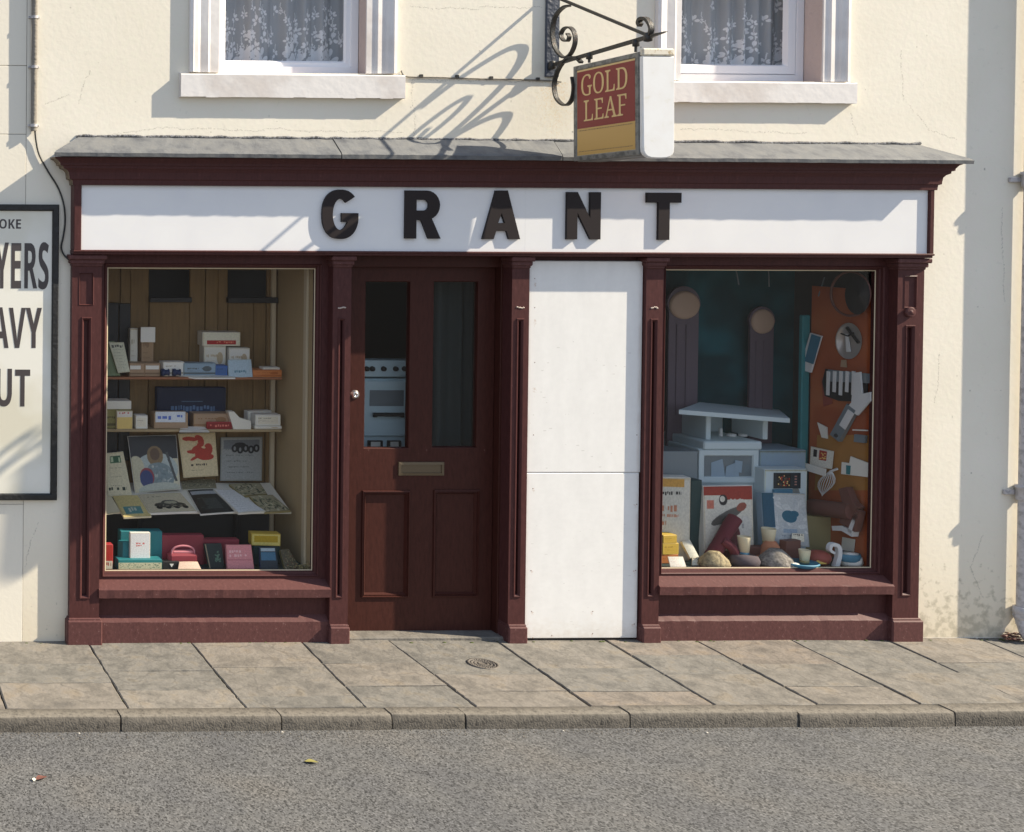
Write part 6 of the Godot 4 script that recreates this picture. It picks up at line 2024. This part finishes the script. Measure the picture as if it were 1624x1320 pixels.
	single("maroon_cloth", st, M.maroon_cloth, "rolled maroon cloth leaning up against the knife poster box", "cloth", at(1140, 884, -0.24))
	for b in [[1171, 851, 1189, 880, -0.19, "cream beaker with a blue foot beside the rolled maroon cloth"], [1209, 838, 1229, 862, -0.26, "cream beaker standing highest, behind the orange brown hat"], [1268, 872, 1284, 892, -0.13, "cream beaker next to the dull red ball"]]:
		var rr := rect(b[0], b[1], b[2], b[3], b[4])
		var low := rr.position.y
		var bk := thing("beaker", b[5], "beaker", Vector3(rr.get_center().x, low, b[4]), "cream beakers in the right window")
		st = begin()
		X = Transform3D(Basis.from_scale(Vector3(rr.size.x / 2, rr.size.y, rr.size.x / 2)), Vector3(rr.get_center().x, low, b[4]))
		lathe(st, [Vector2(0, 0.0), Vector2(0.72, 0.0), Vector2(1.0, 0.98), Vector2(0.98, 1.0), Vector2(0.92, 0.97), Vector2(0.7, 0.1), Vector2(0, 0.1)], 18)
		part("cup", st, M.cream, bk)
		st = begin()
		lathe(st, [Vector2(0, -0.02), Vector2(0.8, -0.02), Vector2(0.80, 0.16), Vector2(0.72, 0.16)], 18)
		X = Transform3D()
		part("foot", st, M.cyan if b[0] == 1171 else M.khaki, bk)
	var tickets := [[1098, 884, 1112, 897, -0.17, "cream price ticket propped between the slim packet and the yellow pouch", M.cream], [1150, 862, 1163, 873, -0.23, "white price ticket stuck on the rolled maroon cloth", M.paper], [1232, 884, 1246, 894, -0.12, "small white price ticket in front of the cream cloth pouch", M.paper], [1296, 884, 1310, 895, -0.12, "yellow price ticket leaning on the dull red ball", M.yellow], [1256, 846, 1275, 860, -0.25, "pale blue ticket tucked beside the crumpled bag", M.sky]]
	for t in tickets:
		im = text_page(48, 36, Color(0.84, 0.82, 0.76) if t[6] != M.yellow else Color(0.78, 0.66, 0.3), Color(0.25, 0.2, 0.2), 2, 0.2)
		leaflet("price_ticket_card", t[5], "ticket", standing([t[0], t[1], t[2], t[1] + 1, t[2] + 1, t[3], t[0] - 1, t[3]], t[4] - 0.02, t[4]), 0.002, printed(im), t[6])
	hang.call("brass_hook_tag", "small brown tag hanging under the oval steel dish", "tag", [1334, 571, 1342, 571, 1343, 583, 1333, 582], 0.008, 0.003, M.kraft)
	hang.call("red_card", "red card slipped behind the set of white handled knives", "card", [1303, 600, 1316, 594, 1320, 640, 1306, 645], 0.004, 0.003, M.red_dull)
	hang.call("pale_leaflet", "pale leaflet pinned low on the board, right of the khaki box", "leaflet", [1336, 852, 1356, 856, 1354, 876, 1334, 872], 0.006, 0.003, M.card)
	carton("dark_stand", "low dark stand under the beakers at the back of the right window's floor", "stand", [1163, 868, 1240, 904], -0.25, 0.06, fy, M.brown)
	var dk := rect(1205, 858, 1240, 868, -0.23)
	carton("dark_block", "dark brown block at the front of the crumpled bag", "block", [1243, 858, 1272, 904], -0.20, 0.05, fy, M.brown, 12)

func blot_sheet(st: SurfaceTool, c: Array, z: float) -> void:
	face(st, [at(c[0], c[1], z), at(c[2], c[3], z), at(c[4], c[5], z), at(c[6], c[7], z)], Vector3.BACK)

# ---------------------------------------------------------------- on the wall
func make_wall_things() -> void:
	# enamel advertising board with a black frame
	var fr := rect(-84, 324, 92, 794, 0.035)
	var o := thing("enamel_sign", "black framed cream enamel board of tall black capitals at the left edge", "sign", Vector3(fr.get_center().x, fr.position.y, 0.02))
	var st := begin()
	rings(st, fr, [Vector2(0, 0.001), Vector2(0, 0.032), Vector2(0.006, 0.036), Vector2(0.034, 0.036), Vector2(0.042, 0.026), Vector2(0.042, 0.012)])
	part("frame", st, M.black_frame, o)
	st = begin()
	rbox(st, fr.grow(-0.041), 0.002, 0.020, 0)
	part("plate", st, M.enamel, o)
	for t in [["SMOKE", 2, -29, 33, 347.5, 363, ["Droid Sans"], false], ["PLAYERS", 2, -73, 77, 384, 459, ["Droid Sans"], false], ["NAVY", 2, -45, 66, 487.5, 552, ["Droid Sans"], false], ["CUT", 2, -37, 47.5, 585, 645, ["Droid Sans"], false]]:
		lettering("lettering", t[0], t[6], true, rect(t[2], t[4], t[3], t[5], 0.021), 0.0202, 0.0212, M.ink, o)
	# conduit down the wall, then a loose black cable
	var x := ax(54, 100, 0.02)
	var c := thing("conduit", "thin grey brown pipe clipped to the wall at upper left", "pipe", Vector3(x, ay(54, 208), 0.02))
	st = begin()
	tube(st, [Vector3(x, ay(54, 208), 0.022), Vector3(x, 3.9, 0.023), Vector3(x - 0.004, 4.4, 0.022), Vector3(x, 6.5, 0.022)], 0.019, 12)
	part("pipe_run", st, M.conduit, c)
	for y in [27, 106, 199, -60, -150]:
		st = begin()
		var yy := ay(54, y, 0.02)
		tube(st, [Vector3(x, yy - 0.009, 0.022), Vector3(x, yy + 0.009, 0.022)], 0.023, 12)
		box(st, Vector3(x - 0.036, yy - 0.007, 0.001), Vector3(x + 0.036, yy + 0.007, 0.012), 0.002)
		part("clip", st, M.pipe, c)
	st = begin()
	var pts := []
	for p in [[55, 206, 0.02], [57, 225, 0.012], [62, 246, 0.01], [76, 272, 0.01], [92, 298, 0.012], [101, 325, 0.012], [103, 352, 0.01], [100, 376, 0.012], [97, 392, 0.014], [101, 404, 0.016], [109, 412, 0.03]]: pts.append(at(p[0], p[1], p[2]))
	tube(st, smooth_path(pts), 0.0055, 8)
	single("black_cable", st, M.cable, "loose black cable wandering from the conduit down to the corner pilaster", "cable", pts[-1])
	# wire clipped along under the bracket
	var w := thing("clipped_wire", "thin wire clipped along the wall between the left window sill and the bracket", "wire", at(760, 126, 0))
	st = begin()
	pts = []
	for p in [[636, 112], [640, 119], [650, 122], [700, 123], [760, 125], [820, 126], [870, 128], [890, 130]]: pts.append(at(p[0], p[1], 0.007))
	tube(st, smooth_path(pts), 0.005, 6)
	part("wire_run", st, M.conduit, w)
	for p in [[667, 122], [724, 123], [778, 125], [852, 127]]:
		st = begin()
		var v := at(p[0], p[1], 0)
		box(st, v + Vector3(-0.012, -0.006, 0.001), v + Vector3(0.012, 0.016, 0.014), 0.003)
		part("clip", st, M.iron, w)
	# downpipe at the right edge
	var px := ax(1629, 700, 0.058)
	var d := thing("downpipe", "pale lilac grey rainwater pipe on the wall at the right edge", "drainpipe", Vector3(px, 0, 0.058))
	st = begin()
	tube(st, [Vector3(px, 0.10, 0.058), Vector3(px, 6.5, 0.058)], 0.040, 20)
	part("pipe_run", st, M.pipe, d)
	for y in [ay(1620, 285, 0.058), ay(1620, 783, 0.058), 4.6, 5.9]:
		st = begin()
		X = Transform3D(Basis(), Vector3(px, y, 0.058))
		lathe(st, [Vector2(0.040, -0.05), Vector2(0.05, -0.045), Vector2(0.052, -0.03), Vector2(0.05, 0.03), Vector2(0.058, 0.035), Vector2(0.058, 0.05), Vector2(0.040, 0.055)], 20)
		X = Transform3D()
		box(st, Vector3(px - 0.105, y - 0.016, 0.002), Vector3(px + 0.105, y + 0.016, 0.022), 0.004)
		part("collar", st, M.pipe, d)
	st = begin()
	X = Transform3D(Basis(), Vector3(px, 0.19, 0.058))
	lathe(st, [Vector2(0.044, 0.03), Vector2(0.056, 0.025), Vector2(0.058, -0.01), Vector2(0.052, -0.02), Vector2(0.056, -0.03), Vector2(0.05, -0.05), Vector2(0.044, -0.06)], 20)
	X = Transform3D()
	tube(st, smooth_path([Vector3(px, 0.14, 0.058), Vector3(px, 0.09, 0.078), Vector3(px - 0.004, 0.05, 0.10), Vector3(px - 0.006, 0.03, 0.14)]), 0.045, 18, false)
	part("shoe", st, M.pipe, d)
	# dead leaves caught behind it
	st = begin()
	for k in 46:
		X = Transform3D(Basis(Vector3(rng.randf() - 0.5, rng.randf(), rng.randf() - 0.5).normalized(), rng.randf() * 6).scaled(Vector3(0.02, 0.003, 0.012)), Vector3(px - 0.06 + rng.randfn(0, 0.05), 0.006 + absf(rng.randfn(0, 0.02)), 0.06 + rng.randfn(0, 0.03)))
		lathe(st, [Vector2(0, -1), Vector2(1, 0), Vector2(0, 1)], 5)
	X = Transform3D()
	single("dead_leaves", st, M.brown, "brown dead leaves drifted at the foot of the downpipe", "leaves", Vector3(px - 0.06, 0, 0.06), "", "stuff")

# ---------------------------------------------------------------- the hanging sign and its bracket
func make_sign() -> void:
	var bx := ax(869.5, 105, 0.0)
	var S := func(px: float, py: float) -> Vector3: return on_x(px, py, bx)
	var br := thing("sign_bracket", "black wrought iron scroll bracket projecting from the wall above the name board", "bracket", at(878, 122, 0.0))
	var st := begin()
	var pl := rect(867, -60, 888, 122, 0.02)
	rbox(st, pl, 0.001, 0.022, 0.004)
	part("wall_plate", st, M.iron_blue, br)
	st = begin()
	var z1 := 1.085
	var ya := ay(873, 104, 0.03)
	var tip: Vector3 = S.call(1057, 50)
	var bar0 := Vector3(bx, ya, 0.02)
	strap(st, [bar0, bar0.lerp(tip, 0.35), bar0.lerp(tip, 0.86)], Vector3.RIGHT, 0.012, 0.024)
	part("arm", st, M.iron, br)
	st = begin()
	strap(st, [bar0.lerp(tip, 0.86), bar0.lerp(tip, 0.90), tip], Vector3.RIGHT, 0.014, 0.034, 0.003)
	part("spike", st, M.iron, br)
	st = begin()
	var stay1: Vector3 = bar0.lerp(tip, 0.86) + Vector3(0, 0.008, 0)
	tube(st, [Vector3(bx, ay(877, -8, 0.02), 0.02), stay1], 0.010, 10)
	part("stay", st, M.iron, br)
	var scroll := func(pts: Array, w0: float, w1: float) -> void:
		var s := begin()
		var v := []
		for i in range(0, pts.size(), 2): v.append(S.call(pts[i], pts[i + 1]))
		strap(s, smooth_path(v, 7), Vector3.RIGHT, 0.026, w0, w1)
		part("scroll", s, M.iron, br)
	scroll.call([903, 9, 893, 12, 881, 26, 876.5, 48, 879, 72, 888, 87, 897, 91, 906, 84, 912, 68, 911, 52, 904, 43.5, 895, 45, 890, 54, 893, 63, 900, 65, 903, 58, 900, 53], 0.014, 0.008)
	scroll.call([922, 99, 914, 92, 903, 91, 893, 99, 884, 114, 879, 134, 882, 154, 891, 165, 900, 166, 907, 157, 910, 140, 908, 122], 0.014, 0.010)
	scroll.call([1016, 40, 1013.5, 36, 1015, 31, 1020, 29, 1026, 31, 1031, 38, 1033, 46, 1031, 54, 1026, 60], 0.022, 0.014)
	for t in [0.02, 0.86]:
		st = begin()
		X = Transform3D(Basis(), bar0.lerp(tip, t))
		lathe(st, [Vector2(0, -0.03), Vector2(0.022, -0.024), Vector2(0.024, 0.0), Vector2(0.018, 0.024), Vector2(0, 0.028)], 12)
		X = Transform3D()
		part("collar", st, M.iron, br)
	# the box sign hanging under the arm, its length square to the wall
	var hw := 0.092          # half its thickness
	var sx := ax(870, 180, 0.0) + hw
	var za := on_x(908, 180, sx - hw).z
	var zc := on_x(1016, 180, sx - hw).z
	var top_y := on_x(908, 105, sx - hw).y
	var h := 0.60
	var len_ := zc - za
	var pivot := Vector3(sx, top_y, za)
	var o := thing("hanging_sign", "box sign with red and gold faces and a white end hanging from the iron bracket", "sign", Vector3(sx, top_y - h, (za + zc) / 2), "")
	# local frame: u runs along the face away from the wall, v up; tilted so that the outer end rides higher
	var tilt := Basis(Vector3.RIGHT, deg_to_rad(-1.6))
	X = Transform3D(tilt, pivot)
	st = begin()
	var prof := PackedVector2Array()
	box(st, Vector3(-hw + 0.004, -h, 0), Vector3(hw - 0.004, 0, len_ - 0.01), 0.016)
	part("case", st, M.sign_grey, o)
	# white end: a rounded tongue wrapping the front
	st = begin()
	var pts := []
	for k in 11:
		var a := PI + PI * k / 10.0
		var cs := cos(a)
		var sn := sin(a)
		pts.append(Vector2(signf(cs) * pow(absf(cs), 0.62) * hw, -h + 0.045 + pow(absf(sn), 0.75) * -0.065))
	pts.append(Vector2(hw, -0.034)); pts.append(Vector2(-hw, -0.034))
	end_cap(st, pts, len_ - 0.015, len_ + 0.012)
	part("white_end", st, M.sign_white, o)
	st = begin()
	box(st, Vector3(-hw - 0.002, -0.032, len_ - 0.016), Vector3(hw + 0.002, 0.012, len_ + 0.016), 0.008)
	part("end_band", st, M.sign_band, o)
	# both faces
	for s in [-1, 1]:
		var Y := Basis(Vector3.UP, -PI / 2) if s < 0 else Basis(Vector3.UP, PI / 2)
		# face frame: x runs left to right as read, y up, z out of the face
		X = Transform3D(tilt * Y, pivot + tilt * Vector3(s * (hw - 0.004), 0, 0.0 if s < 0 else len_ - 0.02))
		var L := len_ - 0.02
		var full := Rect2(0.0, -h, L, h)
		st = begin()
		rings(st, full.grow(-0.004), [Vector2(0, 0), Vector2(0.002, 0.006), Vector2(0.026, 0.008), Vector2(0.032, 0.002)])
		part("face_frame", st, M.sign_grey, o)
		var inner := full.grow(-0.035)
		st = begin()
		rbox(st, inner, 0.0006, 0.0022, 0)
		var cream := part("face_panel", st, M.sign_cream, o)
		var split := inner.position.y + inner.size.y * 0.315
		st = begin()
		rbox(st, Rect2(inner.position.x + 0.004, split, inner.size.x - 0.008, inner.end.y - split - 0.012), 0.0024, 0.0034, 0)
		part("red_panel", st, M.sign_red, cream)
		st = begin()
		rbox(st, Rect2(inner.position.x + 0.004, inner.position.y + 0.004, inner.size.x - 0.008, split - inner.position.y - 0.006), 0.0024, 0.0034, 0)
		part("gold_panel", st, M.sign_gold, cream)
		for yy in [split - 0.016, inner.position.y + 0.022]:
			st = begin()
			for k in 34: rbox(st, Rect2(inner.position.x + 0.02 + k * (inner.size.x - 0.04) / 34.0, yy, 0.007, 0.005), 0.0036, 0.0042, 0)
			part("dotted_rule", st, M.bare, cream)
		var red_h := inner.end.y - split
		lettering("lettering", "GOLD", ["Droid Serif"], false, Rect2(inner.position.x + L * 0.075, split + red_h * 0.545, L * 0.70, red_h * 0.36), 0.0034, 0.0046, M.sign_cream, cream)
		lettering("lettering", "LEAF", ["Droid Serif"], false, Rect2(inner.position.x + L * 0.115, split + red_h * 0.115, L * 0.645, red_h * 0.35), 0.0034, 0.0046, M.sign_cream, cream)
	X = Transform3D()
	# hangers from the arm
	for z in [za + 0.17, zc - 0.04]:
		st = begin()
		var t := inverse_lerp(bar0.z, tip.z, z)
		var a := bar0.lerp(tip, t)
		var b := pivot + tilt * Vector3(bx - sx, 0.002, z - za)
		tube(st, [b - Vector3(0, 0.005, 0), a], 0.008, 8)
		X = Transform3D(Basis(), a.lerp(b, 0.25))
		lathe(st, [Vector2(0, -0.022), Vector2(0.018, -0.018), Vector2(0.018, 0.018), Vector2(0, 0.022)], 10)
		X = Transform3D()
		part("hanger", st, M.iron, br)

func end_cap(st: SurfaceTool, pts: Array, z0: float, z1: float) -> void:
	var poly := PackedVector2Array(pts)
	prism(st, poly, z0, z1 - 0.006)
	var inset := PackedVector2Array()
	var c := Vector2.ZERO
	for p in pts: c += p / pts.size()
	for p in pts: inset.append(p + (c - p).normalized() * 0.006)
	for i in pts.size():
		var j := (i + 1) % pts.size()
		face(st, [Vector3(pts[i].x, pts[i].y, z1 - 0.006), Vector3(pts[j].x, pts[j].y, z1 - 0.006), Vector3(inset[j].x, inset[j].y, z1), Vector3(inset[i].x, inset[i].y, z1)], X.basis * Vector3(0, 0, 1))
	var t := Geometry2D.triangulate_polygon(inset)
	for i in range(0, t.size(), 3):
		var q := []
		for k in 3: q.append(Vector3(inset[t[i + k]].x, inset[t[i + k]].y, z1))
		face(st, q, Vector3.BACK)

# ---------------------------------------------------------------- underfoot
func make_street_things() -> void:
	var c := on_y(766, 1053, 0.0)
	var o := thing("stopcock_cover", "small round iron cover set in the paving before the door", "cover", c)
	var st := begin()
	X = Transform3D(Basis(), c + Vector3(0, -0.006, 0))
	lathe(st, [Vector2(0.09, 0), Vector2(0.09, 0.009), Vector2(0.078, 0.010), Vector2(0.076, 0.006), Vector2(0, 0.006)], 26)
	part("plate", st, M.cover, o)
	st = begin()
	for k in 26:
		var a := TAU * k / 26.0
		for r in [0.026, 0.047, 0.066]:
			X = Transform3D(Basis(), c + Vector3(cos(a + r * 9) * r, -0.001, sin(a + r * 9) * r))
			lathe(st, [Vector2(0.006, 0), Vector2(0.005, 0.004), Vector2(0, 0.004)], 5)
	X = Transform3D()
	var studs := part("stud", st, M.cover, o)
	studs.set_meta("kind", "stuff")
	for l in [[65, 1236, 0.038, 30.0, "brown curled leaf lying on the asphalt at lower left", M.brown], [494, 1210, 0.036, -10.0, "yellow green leaf lying on the asphalt, middle of the road's edge", M.olive], [54, 1238, 0.02, 80.0, "small pale leaf scrap beside the brown curled leaf", M.card]]:
		st = begin()
		st.set_smooth_group(0)
		var p := on_y(l[0], l[1], -0.08)
		X = Transform3D(Basis(Vector3.UP, deg_to_rad(l[3])), p)
		var n := 8
		for i in n:
			for s in [-1, 1]:
				var q := []
				for v in [[0, 0], [1, 0], [1, 1], [0, 1]]:
					var t := float(i + v[0]) / n
					var w: float = sin(t * PI) * (1.1 - 0.4 * t) * 0.34 * v[1]
					q.append(Vector3((t - 0.5) * 2 * l[2], 0.004 + 0.25 * l[2] * (t - 0.5) * (t - 0.5) + w * w * l[2] * 2.4, s * w * l[2] * 1.6))
				face(st, q, Vector3.UP)
		X = Transform3D()
		single("fallen_leaf" if l[0] != 860 else "paper_scrap", st, l[5], l[4], "leaf" if l[0] != 860 else "paper", p)
	for p in [[125, 1164, 0.008], [447, 1162, 0.009], [893, 1160, 0.008], [1121, 1163, 0.009]]:
		st = begin()
		var v := on_y(p[0], p[1], -0.081)
		X = Transform3D(Basis(Vector3.UP, p[0]).scaled(Vector3(p[2], p[2] * 0.7, p[2] * 0.8)), v)
		lathe(st, [Vector2(0.9, 0), Vector2(1, 0.4), Vector2(0.5, 1.0), Vector2(0, 1.1)], 6, false)
		X = Transform3D()
		single("pale_pebble", st, M.chip_white, "pale pebble at the foot of the kerb, %s" % {125: "nearest the left edge", 447: "by the kerb joint below the left window", 893: "below the white boarded bay", 1121: "below the right window's left end"}[p[0]], "pebble", v, "pale pebbles along the kerb")
